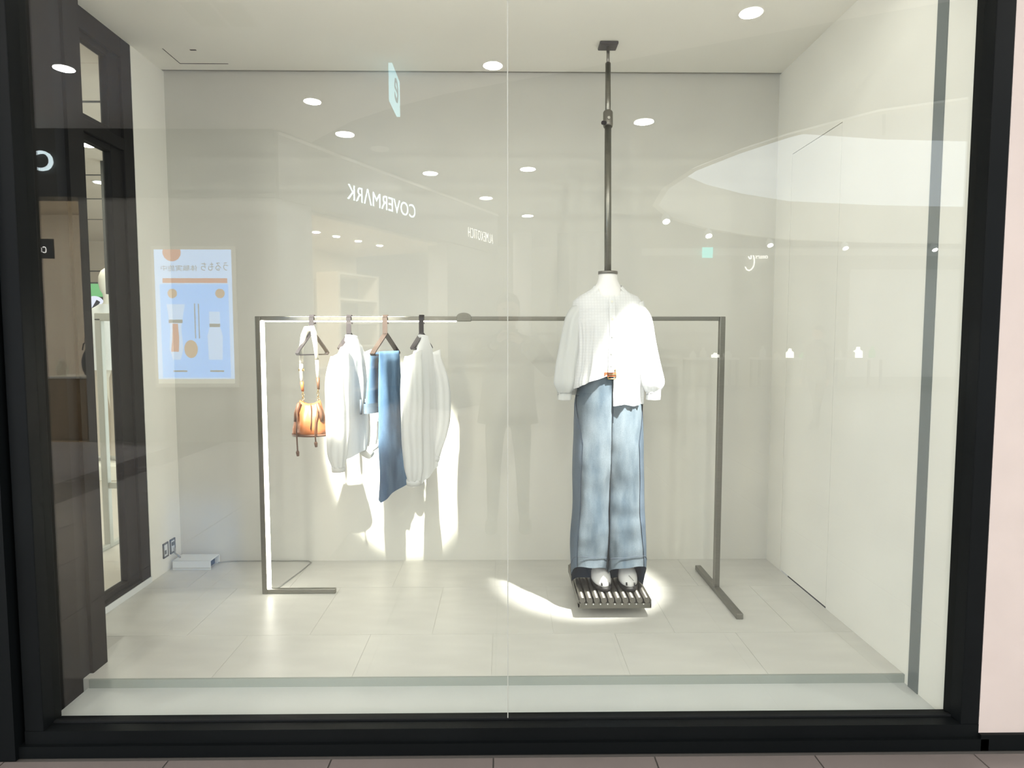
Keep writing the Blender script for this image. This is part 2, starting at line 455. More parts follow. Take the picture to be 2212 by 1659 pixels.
def blouse_dim(z):
    return lerp_keys([(-1.86, .068, .066, 0), (-1.835, .086, .073, 0), (-1.812, .118, .081, 0), (-1.785, .168, .092, 0), (-1.760, .192, .100, 0), (-1.72, .200, .112, 0), (-1.60, .190, .135, 0),
                      (-1.45, .192, .135, -0.004), (-1.30, .205, .140, -0.008), (-1.18, .205, .145, -0.004)], -z)


# body: neck, chest, hips in one skin
rings = []
for z, a, b in [(1.912, .050, .050), (1.885, .053, .053), (1.86, .062, .058), (1.835, .078, .064), (1.81, .098, .070), (1.785, .14, .075), (1.76, .172, .085), (1.70, .178, .10), (1.60, .160, .12), (1.45, .125, .10), (1.38, .118, .09), (1.28, .155, .105), (1.15, .168, .11), (1.02, .155, .10)]:
    rings.append(ell(MX, MYc, z, a, b, 32))
L(MB().loft(rings, True, True).build('body', m_manq))
L(MB().tube([(MX, MYc, 1.912), (MX, MYc, 1.926)], 0.054, 28).build('neck_cap', m_steel2))

# blouse torso
N, Mr = 240, 44


def hem_z(t):
    # t angle, -pi/2 = front
    t = (t + 2 * PI) % (2 * PI)
    if PI <= t < 1.5 * PI + 0.10:            # front left quarter, tucked up towards the belt
        k = (t - PI) / (0.5 * PI); return 1.262 + 0.10 * (k ** 1.5)
    if 0.75 * PI <= t < PI: return 1.235
    if 1.5 * PI + 0.10 <= t: return 1.196 + 0.006 * math.sin(t * 9)
    return 1.205


def top_z(t):
    return 1.850 + 0.012 * math.sin(t) - 0.060 * max(0.0, math.cos(t + PI / 2)) ** 6


rings = []
for i in range(Mr + 1):
    s_ = i / Mr; ring = []
    for k in range(N):
        t = 2 * PI * k / N
        z = top_z(t) + (hem_z(t) - top_z(t)) * (s_ ** 0.9)
        a, b, dx = blouse_dim(z)
        amp = 0.055 * max(0, min(1, (1.70 - z) / 0.30))
        g = 1 + amp * (math.sin(19 * t + 1.3) * 0.6 + math.sin(11 * t + z * 3) * 0.5) + (.012 * math.sin(52 * t) * min(1, (1.66 - z) / .05) if z < 1.66 else 0)
        if PI <= t < 1.55 * PI and z < 1.36:          # blouson bulge over the tuck
            q = min(1, (1.36 - z) / 0.09); g *= 1 + 0.05 * math.sin(q * PI)
        c, sn = math.cos(t), math.sin(t)
        p = Vector((MX + dx + math.copysign(abs(c) ** 0.92, c) * a * g, MYc + math.copysign(abs(sn) ** 0.92, sn) * b * g, z))
        if z < 1.78: p += wrinkle(p, 0.013, 11, 3)
        if t > PI and 1.60 < z < 1.78:      # gathers under the shoulder
            p.y -= .004 * math.sin((z - .35 * (p.x - MX)) * 190) * max(0, -c) * min(1, (z - 1.60) / .04)
        ring.append(p)
    rings.append(ring)
bl = L(MB().loft(rings, False, False).build('blouse', m_check))


def sleeve(pts, radii, name, mat, parent=None, n=36, fold=0.06, flat=1.0, seed=0):
    pts = [Vector(p) for p in pts]; out = []
    K = 26
    for i in range(K + 1):
        u = i / K * (len(pts) - 1); j = min(int(u), len(pts) - 2); f = u - j
        p0 = pts[max(j - 1, 0)]; p1 = pts[j]; p2 = pts[j + 1]; p3 = pts[min(j + 2, len(pts) - 1)]
        p = 0.5 * ((2 * p1) + (p2 - p0) * f + (2 * p0 - 5 * p1 + 4 * p2 - p3) * f * f + (3 * p1 - p0 - 3 * p2 + p3) * f ** 3)
        r = radii[j] + (radii[j + 1] - radii[j]) * (f * f * (3 - 2 * f))
        ring = []
        for k in range(n):
            t = 2 * PI * k / n
            g = 1 + fold * math.sin(7 * t + seed + i * 0.05) * min(1, i / 8) + fold * 0.6 * math.sin(4 * t + seed * 2 - i * 0.12)
            q = Vector((p.x + math.cos(t) * r * g, p.y + math.sin(t) * r * g * flat, p.z + (0.02 * math.cos(t) if i == 0 else 0)))
            q += wrinkle(q, 0.008, 12, seed)
            ring.append(q)
        out.append(ring)
    return MB().loft(out, True, True).build(name, mat, parent)


s1 = sleeve([(.432, 3.54, 1.745), (.388, 3.53, 1.66), (.358, 3.51, 1.47), (.338, 3.49, 1.33), (.330, 3.485, 1.262)], [.050, .056, .058, .062, .040], 'sleeve', m_sheer, None, seed=1)
s2 = sleeve([(.720, 3.54, 1.745), (.762, 3.53, 1.66), (.792, 3.52, 1.47), (.815, 3.50, 1.33), (.822, 3.49, 1.262)], [.050, .056, .060, .068, .040], 'sleeve', m_check, None, seed=4)
for o, x in ((s1, .330), (s2, .822)):
    o.parent = bl
    c = sleeve([(x, 3.487, 1.268), (x + .001, 3.486, 1.245), (x, 3.484, 1.222)], [.038, .037, .036], 'cuff', m_sheer if o is s1 else m_check, bl, fold=0.03)
# placket, buttons
pl = []
for i in range(26):
    z = 1.79 - i / 25 * (1.79 - 1.375); a, b, dx = blouse_dim(z)
    pl.append([Vector((MX + dx + 0.006 + e, MYc - b * 1.015 - 0.004 - (0.0 if abs(e) > .014 else .0015), z)) for e in (-.016, -.013, 0, .013, .016)])
MB().loft(pl, False, False, closed=False).build('placket', m_check, bl)
for z in (1.755, 1.66, 1.57, 1.48, 1.415):
    a, b, dx = blouse_dim(z)
    MB().tube([(MX + dx + .006, MYc - b * 1.015 - .004, z), (MX + dx + .006, MYc - b * 1.015 - .010, z)], .006, 12).build('button', m_strapw, bl)

# jeans
CX = 0.585


def hip_dim(z):
    return lerp_keys([(-1.38, .150, .112), (-1.30, .172, .122), (-1.20, .186, .128), (-1.05, .190, .128), (-.95, .192, .126)], -z)


def leg_pt(side, t, z, grow=0.0):
    """one half of the jeans; side -1 left in view, +1 right in view"""
    c0, outer, b = lerp_keys([(-1.38, .0, .150, .112), (-1.30, .0, .172, .122), (-1.18, .006, .187, .128), (-1.05, .035, .190, .128), (-.93, .066, .192, .126), (-.75, .088, .195, .126), (-.24, .100, .206, .132)], -z)
    k = max(0.0, min(1.0, (1.10 - z) / .86))
    c, sn = math.cos(t), math.sin(t)
    fold = 1 + 0.030 * math.sin(3 * t + side + z * 2.2) * min(1, k * 1.6) + 0.014 * math.sin(8 * t + z * 9 * side) * min(1, k * 3)
    x = CX + side * c0 + math.copysign(abs(c) ** 0.90, c) * (outer - c0 + grow) * fold
    y = MYc - 0.02 * k + math.copysign(abs(sn) ** 0.9, sn) * (b + grow) * fold
    p = Vector((x, y, z)); p += wrinkle(p, 0.005 + 0.016 * k, 8, 5 * side)
    q_ = noise.noise(Vector((p.x * 7 + side * 3, p.y * 4, z * 17))) * .011 * k + noise.noise(Vector((p.x * 16 + side, z * 6 + 5, 2))) * .006 * min(1, k * 3)
    p.y -= q_ if sn < 0 else 0
    p.x = min(p.x, CX - .0015) if side < 0 else max(p.x, CX + .0015)
    return p


def leg_hem(side, t):
    fr_ = max(0.0, -math.sin(t)); out_ = max(0.0, math.cos(t) * side)
    return 0.216 + 0.136 * fr_ ** 0.30 + 0.022 * out_ * fr_


jn = L(thing('jeans', 'x', 'x')); del jn['label']; del jn['category']
LN = 72
for side in (-1, 1):
    rs = []
    for i in range(56):
        s_ = i / 55
        rs.append([leg_pt(side, 2 * PI * k / LN, 1.385 + (leg_hem(side, 2 * PI * k / LN) - 1.385) * s_) for k in range(LN)])
    MB().loft([list(reversed(r)) for r in rs], True, False).build('trouser_leg', m_denim, jn)
    # darker side panel from hip to hem
    base = 0 if side > 0 else PI
    rs = []
    for i in range(44):
        s_ = i / 43; row = []
        wdt = min(1.0, .15 + s_ * 3.0)
        for j in range(15):
            e = (-0.80 * wdt + (0.80 * wdt + .5) * j / 14) * side
            t = base + e
            row.append(leg_pt(side, t, 1.24 + (leg_hem(side, t) + .001 - 1.24) * s_, 0.003))
        rs.append(row)
    rs = [list(reversed(r)) for r in rs] if side > 0 else rs
    MB().loft(rs, False, False, closed=False).build('side_panel', m_denimd, jn)
    MB().tube([leg_pt(side, base - .80 * min(1.0, .15 + j / 43 * 3.0) * side, 1.24 - j * .0212, 0.0035) for j in range(43)], 0.0011, 5).build('seam', m_dstitch, jn)
    MB().tube([leg_pt(side, PI + PI * j / 30, leg_hem(side, PI + PI * j / 30) + 0.055, 0.004) for j in range(31)], 0.0014, 5).build('hem_stitching', m_stitch, jn)
# waistband, belt, buckle, loops, fly
wb = []
for z, g in ((1.348, .004), (1.385, .003)):
    a, b = hip_dim(z); wb.append([Vector((CX + math.cos(2 * PI * k / 64) * (a + g), MYc + math.sin(2 * PI * k / 64) * (b + g), z)) for k in range(64)])
MB().loft(wb, False, False).build('waistband', m_denimd, jn)
bt = []
for z, g in ((1.352, .008), (1.354, .011), (1.378, .011), (1.380, .008)):
    a, b = hip_dim(z); bt.append([Vector((CX + math.cos(2 * PI * k / 64) * (a + g), MYc + math.sin(2 * PI * k / 64) * (b + g), z)) for k in range(64)])
be = L(MB().loft(bt, False, False).build('belt', m_belt))
bz = MB()
for a_, b_ in (((.560, 1.340), (.560, 1.388)), ((.602, 1.340), (.602, 1.388)), ((.560, 1.388), (.602, 1.388)), ((.560, 1.340), (.602, 1.340))):
    bz.tube([(a_[0], 3.418, a_[1]), (b_[0], 3.418, b_[1])], .004, 8)
bz.tube([(.563, 3.414, 1.364), (.604, 3.414, 1.364)], .003, 8).build('buckle', m_brass, be)
MB().box(.540, .600, 3.4135, 3.4205, 1.352, 1.376).build('belt_end', m_belt, be)
for x in (.50,):
    MB().box(x - .006, x + .006, 3.422, 3.436, 1.342, 1.39).build('belt_loop', m_denimd, jn)
MB().tube([(.590, MYc - hip_dim(1.34 - j * .03)[1] - .003, 1.34 - j * .03) for j in range(9)], .0018, 6).build('fly_seam', m_dstitch, jn)
pk = []
for j in range(9):
    t = PI + 0.25 + 0.75 * j / 8; z = 1.325 - 0.085 * (1 - (j / 8) ** 2); a, b = hip_dim(z)
    pk.append((CX + math.cos(t) * (a + .003), MYc + math.sin(t) * (b + .003), z))
MB().tube(pk, .0017, 5).build('pocket_seam', m_dstitch, jn)

# shoes (white uppers, black soles) with the mannequin's ankles
for x, yaw in ((.533, 0.06), (.676, -0.06)):
    R_ = Matrix.Translation((x, 3.385, 0.215)) @ Matrix.Rotation(yaw, 4, 'Z')
    sh = thing('shoe', 'x', 'x'); del sh['label']; del sh['category']
    sh.parent = mq; sh.matrix_parent_inverse = Matrix.Translation((-MX, -MYc, -0.215)); sh.matrix_basis = R_
    def foot_ring(z, g, y0=-.095, y1=.15):
        pts = []
        for k in range(28):
            t = 2 * PI * k / 28; yy = (y0 + y1) / 2 + math.sin(t) * (y1 - y0) / 2 * g
            w = .052 * g * (1 - 0.18 * max(0, (yy - .02) / .15))
            pts.append(Vector((math.cos(t) * w, yy, z)))
        return pts
    MB().loft([foot_ring(0, .95), foot_ring(.004, 1.05), foot_ring(.020, 1.06), foot_ring(.024, 1.0)]).build('sole', m_sole, sh)
    up = []
    for z, g, y1 in ((.022, 1.0, .148), (.040, 1.0, .146), (.060, .95, .143), (.078, .82, .14), (.090, .66, .135), (.097, .50, .13)):
        up.append(foot_ring(z, g, -.088 + (z - .02) * 0.5, y1))
    MB().loft(up).build('upper', m_shoe, sh)
    for e in (-.020, .022):
        MB().tube([(e, -.093, .034), (e, -.086, .048)], .0045, 8).build('eyelet', m_sole, sh)
    MB().tube([(-.005, -.062, .077), (.018, -.082, .056)], .0016, 6).build('seam', m_cable, sh)
    MB().tube([(0, .09, .08), (0, .10, .25)], [.045, .045], 16).build('ankle', m_manq, sh)

# the figure stands in front of the rack: set its true size and place
def settle(o):
    for ch in o.children:
        if ch.name.startswith('shoe'): continue
        if ch.type == 'MESH':
            for v in ch.data.vertices:
                x, y, z = v.co
                zz = 1.55 + (z - 1.55) * .958 if z > 1.1 else .236 + (z - .236) * (1.1189 - .236) / (1.1 - .236)
                v.co = (x * .958, 3.40 + (y - 3.55) * .958, zz)
        settle(ch)
settle(mq)

# slatted platform on its foot
PX0, PX1, PY0, PY1, PZ = .385, .765, 3.215, 3.74, 0.215
pf = thing('display_platform', 'low metal platform of round slats under the mannequin', 'platform', (MX, 3.48, ZF))
def P(o): o.parent = pf; o.matrix_parent_inverse = Matrix.Translation((-MX, -3.48, -ZF)); return o
for k in range(10):
    x = PX0 + .022 + k * (PX1 - PX0 - .044) / 9
    P(MB().tube([(x, PY0 + .004, PZ - .016), (x, PY1, PZ - .016)], .0155, 14).build('slat', m_steel2))
for y in (PY0 + .012, PY1 - .012):
    P(MB().box(PX0, PX1, y - .012, y + .012, PZ - .056, PZ - .030).build('rail', m_steel))
P(MB().box(PX0, PX0 + .006, PY0, PY1, PZ - .050, PZ - .012).build('side_rail', m_steel)); P(MB().box(PX1 - .006, PX1, PY0, PY1, PZ - .050, PZ - .012).build('side_rail', m_steel))
for k in range(9):
    x = PX0 + .022 + (k + .5) * (PX1 - PX0 - .044) / 9
    P(MB().tube([(x, PY0 - .002, PZ - .034), (x, PY0 + .004, PZ - .034)], .003, 8).build('rivet', m_box))
P(MB().box(PX0 + .006, PX1 - .006, PY0 + .004, PY1 - .004, PZ - .040, PZ - .036).build('tray', m_steel2))
P(MB().tube([(MX + .01, 3.45, PZ - .03), (MX + .01, 3.45, ZF + .012)], .02, 16).build('stem', m_steel2))
P(MB().tube([(MX + .01, 3.45, ZF + .012), (MX + .01, 3.45, ZF)], .065, 24).build('foot', m_steel2))

# hanging support pole
cp, tp = Vector((MX * .958, 3.405, 1.55 + .376 * .958)), Vector((.588, 3.705, ZC))
ax = (tp - cp)
at = lambda f: cp + ax * f
po = thing('support_pole', 'telescopic metal pole from the ceiling down to the mannequin neck', 'pole', tp)
def Q(o): o.parent = po; o.matrix_parent_inverse = Matrix.Translation(-tp); return o
Q(bevel(MB().box(.588 - .052, .588 + .052, 3.705 - .045, 3.705 + .045, ZC - .018, ZC).build('ceiling_plate', m_hang), .006))
Q(MB().tube([at(.905), at(.99)], .009, 12).build('rod', m_steel2))
Q(MB().tube([at(.62), at(.91)], .0155, 16).build('upper_tube', m_steel))
Q(MB().tube([at(0), at(.66)], .0185, 16).build('lower_tube', m_steel))
cl = Q(MB().tube([at(.622), at(.63), at(.685), at(.69)], [.024, .027, .027, .024], 18).build('clamp', m_steel2))
MB().tube([at(.635) + Vector((-.02, -.02, 0)), at(.635) + Vector((-.034, -.034, -.004))], .011, 12).build('knob', m_hang, cl)
MB().tube([at(.655) + Vector((0, -.026, 0)), at(.655) + Vector((.0, -.034, 0))], .008, 12).build('screw', m_steel, cl)

# ================================================================== CLOTHES RACK
YR, ZT = 3.572, 1.668
rk = thing('clothes_rack', 'wide steel clothes rack with light strip along its left side', 'clothes rack', (-.07, YR, ZF))
def K(o): o.parent = rk; o.matrix_parent_inverse = Matrix.Translation((.07, -YR, -ZF)); return o
XA, XB = -1.362, 1.222
K(bevel(MB().box(XA - .016, XA + .016, YR - .016, YR + .016, ZF, ZT + .012).build('post', m_steel), .004))
K(bevel(MB().box(XB - .016, XB + .016, YR - .016, YR + .016, ZF, ZT + .012).build('post', m_steel), .004))
K(bevel(MB().box(XA + .016, XB - .016, YR - .013, YR + .013, ZT - .012, ZT + .012).build('top_bar', m_steel), .003))
K(bevel(MB().box(XB - .018, XB + .018, 3.195, 3.915, ZF, ZF + .030).build('foot', m_steel), .004))
K(bevel(MB().box(XA - .016, -.962, YR - .013, YR + .013, ZF, ZF + .028).build('foot', m_steel), .004))
K(MB().box(XA + .016, XA + .028, YR - .020, YR + .014, ZF + .03, ZT - .014).build('light_strip', m_led))
K(MB().box(XA + .03, -.265, YR - .006, YR + .006, ZT - .019, ZT - .012).build('light_strip', m_led))
hb = []
for k in range(17):
    t = PI * k / 16; hb.append((-.222 + math.cos(t) * .040, ZT + .010 + math.sin(t) * .022))
hb = [(-.182, ZT - .016)] + hb + [(-.262, ZT - .016)]
cm = MB(); n = len(hb)
cm.add([(x, YR - .020, z) for x, z in hb] + [(x, YR + .020, z) for x, z in hb], [tuple(range(n)), tuple(reversed(range(n, 2 * n)))] + [(i, n + i, n + (i + 1) % n, (i + 1) % n) for i in range(n)])
cl = K(bevel(cm.build('bar_clamp', m_steel), .003))
MB().tube([(-.205, YR - .020, ZT + .010), (-.205, YR - .024, ZT + .010)], .008, 12).build('screw', m_steel2, cl)
MB().tube([(-.225, YR - .020, ZT + .003), (-.225, YR - .023, ZT + .003)], .005, 12).build('screw', m_steel2, cl)

# ---- hangers
def hanger(label, x, alpha, half, zap, zb, mat, lift=0.0):
    """flat-bar triangle hung from the rail; alpha = yaw of its plane from the y axis"""
    t = thing('hanger', label, 'hanger', (x, YR, ZT), 0, 'hangers on the steel rack')
    h = Vector((math.sin(alpha), math.cos(alpha), 0))
    up = ZT + .014
    hk = MB()
    pts = [Vector((0, .020, -.03)), Vector((0, .020, .006)), Vector((0, .010, .019)), Vector((0, -.010, .019)), Vector((0, -.022, .006)), Vector((0, -.024, zap - ZT))]
    for a_, b_ in zip(pts, pts[1:]): hk.bar(a_, b_, .026, .005, (1, 0, 0)) if False else hk.bar(a_, b_, .005 if abs((b_ - a_).x) > .01 else .026, .005, (0, 1, .2))
    hk.build('hook', mat, t)
    A = Vector((0, -.012, zap - ZT)); zz = zb - ZT
    prof = [A, A + h * (half * .88) + Vector((0, 0, (zz - A.z) * .80)), A + h * half + Vector((0, 0, (zz - A.z) * .93)), A + h * half * .93 + Vector((0, 0, zz - A.z)),
            A - h * half * .93 + Vector((0, 0, zz - A.z)), A - h * half + Vector((0, 0, (zz - A.z) * .93)), A - h * half * .88 + Vector((0, 0, (zz - A.z) * .80)), A]
    wv = Vector((h.y, -h.x, 0))
    m = MB()
    for a_, b_ in zip(prof, prof[1:]):
        m.bar(a_ - (b_ - a_).normalized() * .002, b_ + (b_ - a_).normalized() * .002, .030, .006, wv.cross(b_ - a_))
    m.build('shoulder_loop', mat, t)
    return t, h, wv


def gar(x, h, wv):
    """returns function mapping (s along hanger, w across, z) to world"""
    return lambda s_, w, z: Vector((x, YR - .012, 0)) + h * s_ + wv * w + Vector((0, 0, z))


HX = (-1.063, -.858, -.658, -.457)
h1, hv1, wv1 = hanger('black flat-bar hanger carrying the tan bag', HX[0], math.radians(38), .098, 1.600, 1.468, m_hang)
h2, hv2, wv2 = hanger('black flat-bar hanger inside the white shirt nearest the bag', HX[1], math.radians(20), .092, 1.585, 1.50, m_hang)
h3, hv3, wv3 = hanger('bronze flat-bar hanger holding the folded jeans', HX[2], math.radians(17), .150, 1.585, 1.468, m_hang2)
h4, hv4, wv4 = hanger('black flat-bar hanger inside the pleated white shirt', HX[3], math.radians(20), .105, 1.585, 1.50, m_hang)


def hang_shirt(label, x, h, wv, bottom, mat, mats, near, far, seed, hem_slope=0.0, ks=.86, kw=.80, dx=.012):
    g0 = gar(x + dx, h, wv); g = lambda s_, w, z: g0(s_ * ks, w * kw, z)
    t = thing('shirt', label, 'shirt', (x, YR, 1.2), 0, 'white shirts on the rack')
    inv = Matrix.Translation((-x, -YR, -1.2))
    def add(mb, name, m, par=t):
        o = mb.build(name, m, par)
        if par is t: o.matrix_parent_inverse = inv
        return o
    rs = []; n = 72; K_ = 34
    for i in range(K_ + 1):
        f = i / K_
        ring = []
        for k in range(n):
            a = 2 * PI * k / n
            zb_ = bottom + hem_slope * math.cos(a)
            z = 1.568 + (zb_ - 1.568) * f
            ls, lw = lerp_keys([(-1.57, .045, .034), (-1.545, .065, .040), (-1.50, .120, .046), (-1.44, .165, .052), (-1.30, .172, .056), (-1.10, .178, .060), (-.80, .190, .066)], -z)
            amp = .10 * min(1, f * 2.2)
            q = 1 + amp * (math.sin(9 * a + seed) * .6 + math.sin(15 * a + seed * 2 + z * 2) * .5)
            p = g(math.cos(a) * ls, math.sin(a) * lw * q, z); p += wrinkle(p, .012 * min(1, f * 2), 9, seed)
            ring.append(p)
        rs.append(ring)
    b = add(MB().loft(rs, False, False), 'shirt_body', mat)
    cb = []
    for dz, e in ((0, 1.02), (.012, 1.08), (.022, 1.0)):
        cb.append([g(math.cos(2 * PI * k / 40) * .046 * e, math.sin(2 * PI * k / 40) * .036 * e, 1.560 + dz * .6 - .006 * math.cos(2 * PI * k / 40)) for k in range(40)])
    add(MB().loft(cb, False, False), 'collar', mat)
    for pts, rad, m2, cf in (near, far):
        o = sleeve([g(*p) for p in pts], rad, 'sleeve', m2, None, fold=.10, seed=seed + len(pts)); o.parent = t; o.matrix_parent_inverse = inv
        e = g(*pts[-1]); d_ = (g(*pts[-1]) - g(*pts[-2])).normalized()
        c = MB().tube([e - d_ * .006, e + d_ * .004, e + d_ * .024], [rad[-1] * 1.06, rad[-1] * 1.08, rad[-1] * 1.02], 20).build('cuff', m2, t); c.matrix_parent_inverse = inv
    return t


hang_shirt('white shirt on the rack nearest the tan bag', HX[1], hv2, wv2, .925, m_white, None,
           ([(-.135, .0, 1.475), (-.185, .012, 1.33), (-.195, .018, 1.10), (-.20, .022, .96), (-.20, .022, .868)], [.046, .056, .054, .050, .034], m_sheer, 1),
           ([(.135, .0, 1.475), (.175, .030, 1.30), (.19, .055, 1.06), (.16, .060, .955), (.10, .045, .915)], [.046, .056, .058, .054, .040], m_sheer, 1), 2.0, .03)
hang_shirt('pleated white shirt on the rack right of the folded jeans', HX[3], hv4, wv4, .80, m_white, None,
           ([(-.135, -.0, 1.475), (-.18, .006, 1.33), (-.19, .012, 1.08), (-.19, .016, .88), (-.185, .016, .79)], [.046, .056, .056, .054, .040], m_sheer, 1),
           ([(.135, .0, 1.475), (.18, .035, 1.32), (.185, .035, 1.12), (.15, .035, 1.0), (.11, .020, .88)], [.046, .056, .062, .054, .036], m_white, 1), 5.0, .05, .78, .70, .008)

# jeans folded over the bronze hanger
g3 = gar(HX[2], hv3, wv3)
jt = thing('folded_jeans', 'blue jeans folded over the bronze hanger on the rack', 'jeans', (HX[2], YR, 1.1))
inv3 = Matrix.Translation((-HX[2], -YR, -1.1))
def J(mb, name, m, par=jt):
    o = mb.build(name, m, par)
    if par is jt: o.matrix_parent_inverse = inv3
    return o
rs = []
for i in range(41):
    f = i / 40; ring = []
    for k in range(48):
        a = 2 * PI * k / 48
        sl = .118 + .055 * f ** 1.5; sc0 = .010 + .030 * f
        zb_ = .705 + .042 * math.cos(a)
        z = 1.488 + (zb_ - 1.488) * f
        lw = lerp_keys([(0, .008), (.06, .022), (.5, .030), (1, .036)], f)[0]
        w = .018 + math.sin(a) * lw * (1 + .25 * math.sin(5 * a + 2) * f) + .010 * math.sin(3 * a + 4 * f) * f
        c = math.cos(a)
        p = g3(sc0 + math.copysign(abs(c) ** .8, c) * sl, w, z); p += wrinkle(p, .008, 8, 9)
        ring.append(p)
    rs.append(ring)
J(MB().loft(rs, True, False), 'trouser_leg', m_denimh)
rs = []
for i in range(26):
    f = i / 25; ring = []
    for k in range(40):
        a = 2 * PI * k / 40; c = math.cos(a)
        z = 1.482 + (1.155 - 1.482) * f
        lw = lerp_keys([(0, .006), (.1, .016), (.7, .022), (1, .028)], f)[0]
        p = g3(-.045 + math.copysign(abs(c) ** .8, c) * (.080 + .010 * f), -.030 - .022 * f + math.sin(a) * lw, z); p += wrinkle(p, .006, 10, 4)
        ring.append(p)
    rs.append(ring)
wf = J(MB().loft(rs, True, True), 'waist_flap', m_denimh)
rs = []
for z, e in ((1.205, .004), (1.150, .005)):
    rs.append([g3(-.045 + math.copysign(abs(math.cos(2 * PI * k / 40)) ** .8, math.cos(2 * PI * k / 40)) * .096, -.052 + math.sin(2 * PI * k / 40) * (.029 + e), z) for k in range(40)])
J(MB().loft(rs, False, False), 'waistband', m_denimd)
for s_ in (-.10, -.045):
    J(MB().tube([g3(s_ - .03, -.086, 1.225), g3(s_ - .03, -.086, 1.145)], .006, 6), 'belt_loop', m_stitch)
J(MB().tube([g3(-.128, -.05, 1.18), g3(-.134, -.05, 1.18)], .008, 10), 'button', m_steel)

# tan bag on the first hanger
bx, by, bz = -1.078, 3.545, 1.03
bg_ = thing('handbag', 'tan leather drawstring bag hung from the black hanger by its strap', 'bag', (bx, by, bz))
invb = Matrix.Translation((-bx, -by, -bz))
def B(mb, name, m, par=bg_):
    o = mb.build(name, m, par)
    if par is bg_: o.matrix_parent_inverse = invb
    return o
rs = []
for z, a, b in [(1.028, .094, .060), (1.034, .100, .066), (1.06, .098, .070), (1.10, .088, .066), (1.14, .076, .054), (1.17, .066, .040), (1.195, .060, .026), (1.205, .056, .020)]:
    rs.append([Vector((bx + math.cos(2 * PI * k / 48) * a, by + math.sin(2 * PI * k / 48) * b * (1 + .10 * math.sin(6 * 2 * PI * k / 48)), z + (.012 * math.cos(4 * PI * k / 48) if z > 1.15 else 0) - .010 * (math.cos(2 * PI * k / 48) < -0.8) * (z < 1.04))) for k in range(48)])
bb = B(MB().loft(rs, True, True), 'pouch', m_leather)
B(MB().loft([[Vector((bx + math.cos(2 * PI * k / 40) * a, by + math.sin(2 * PI * k / 40) * b, z)) for k in range(40)] for z, a, b in ((1.016, .098, .062), (1.020, .104, .069), (1.030, .104, .070))], True, True), 'base', m_leatherd)
B(MB().tube([(bx + .02, by - .068, 1.06), (bx + .022, by - .064, 1.10), (bx + .02, by - .052, 1.15), (bx + .012, by - .030, 1.195)], .003, 6), 'front_seam', m_leatherd)
for s_ in (-1, 1):
    B(MB().loft([[Vector((bx + s_ * e + math.cos(t) * r_, by - .035 + math.sin(t) * .012, z)) for t in [2 * PI * k / 16 for k in range(16)]] for z, e, r_ in ((1.10, .072, .010), (1.15, .066, .014), (1.205, .050, .009))], True, True), 'side_gusset', m_leatherd)
# drawstrings and tassels
for s_, zl in ((-1, .945), (1, .995)):
    x = bx + s_ * .050
    ds = B(MB().tube([(x + s_ * .006, by - .055, 1.165), (x, by - .072, 1.12), (x - .004, by - .078, 1.05), (x, by - .080, zl)], .0042, 6), 'drawstring', m_leatherd)
    MB().tube([(x, by - .080, zl), (x, by - .080, zl - .008), (x + .002, by - .080, zl - .030)], [.006, .010, .007], 8).build('tassel', m_leatherd, ds)
# strap: cream loop over the hanger, chain links, brown straps
lx, rx = -1.118, -1.036
st = B(MB().tube([(lx, 3.53, 1.42), (lx + .002, 3.53, 1.50), (lx + .018, 3.53, 1.575), (-1.085, 3.53, 1.608), (-1.055, 3.535, 1.612), (rx - .012, 3.54, 1.585), (rx - .004, 3.54, 1.52), (rx, 3.545, 1.44)], [.011, .012, .016, .019, .019, .016, .012, .011], 12), 'strap', m_strapw)
B(MB().tube([(lx, 3.53, 1.42), (lx - .002, 3.53, 1.36), (lx, 3.535, 1.32)], [.010, .008, .010], 8), 'strap', m_strapw)
B(MB().tube([(lx, 3.535, 1.32), (lx + .002, 3.54, 1.265)], [.010, .008], 8), 'strap', m_leather)
B(MB().tube([(rx, 3.545, 1.44), (rx + .004, 3.545, 1.34)], [.010, .009], 8), 'strap', m_strapw)
B(MB().tube([(rx + .004, 3.545, 1.34), (rx + .006, 3.545, 1.275)], [.010, .007], 8), 'strap', m_leatherd)
for x, z0, z1 in ((lx + .002, 1.265, 1.205), (rx + .004, 1.275, 1.205)):
    for k in range(5):
        z = z0 + (z1 - z0) * (k + .5) / 5
        m = MB(); vert = k % 2
        m.tube([(x + (math.cos(2 * PI * j / 10) * .006 if vert else 0), 3.542 + (0 if vert else math.cos(2 * PI * j / 10) * .006), z + math.sin(2 * PI * j / 10) * .008) for j in range(11)], .002, 6)
        B(m, 'chain_link', m_brass)
B(MB().tube([(lx - .014, 3.53, 1.385), (lx + .014, 3.53, 1.385)], .008, 10), 'buckle', m_brass)

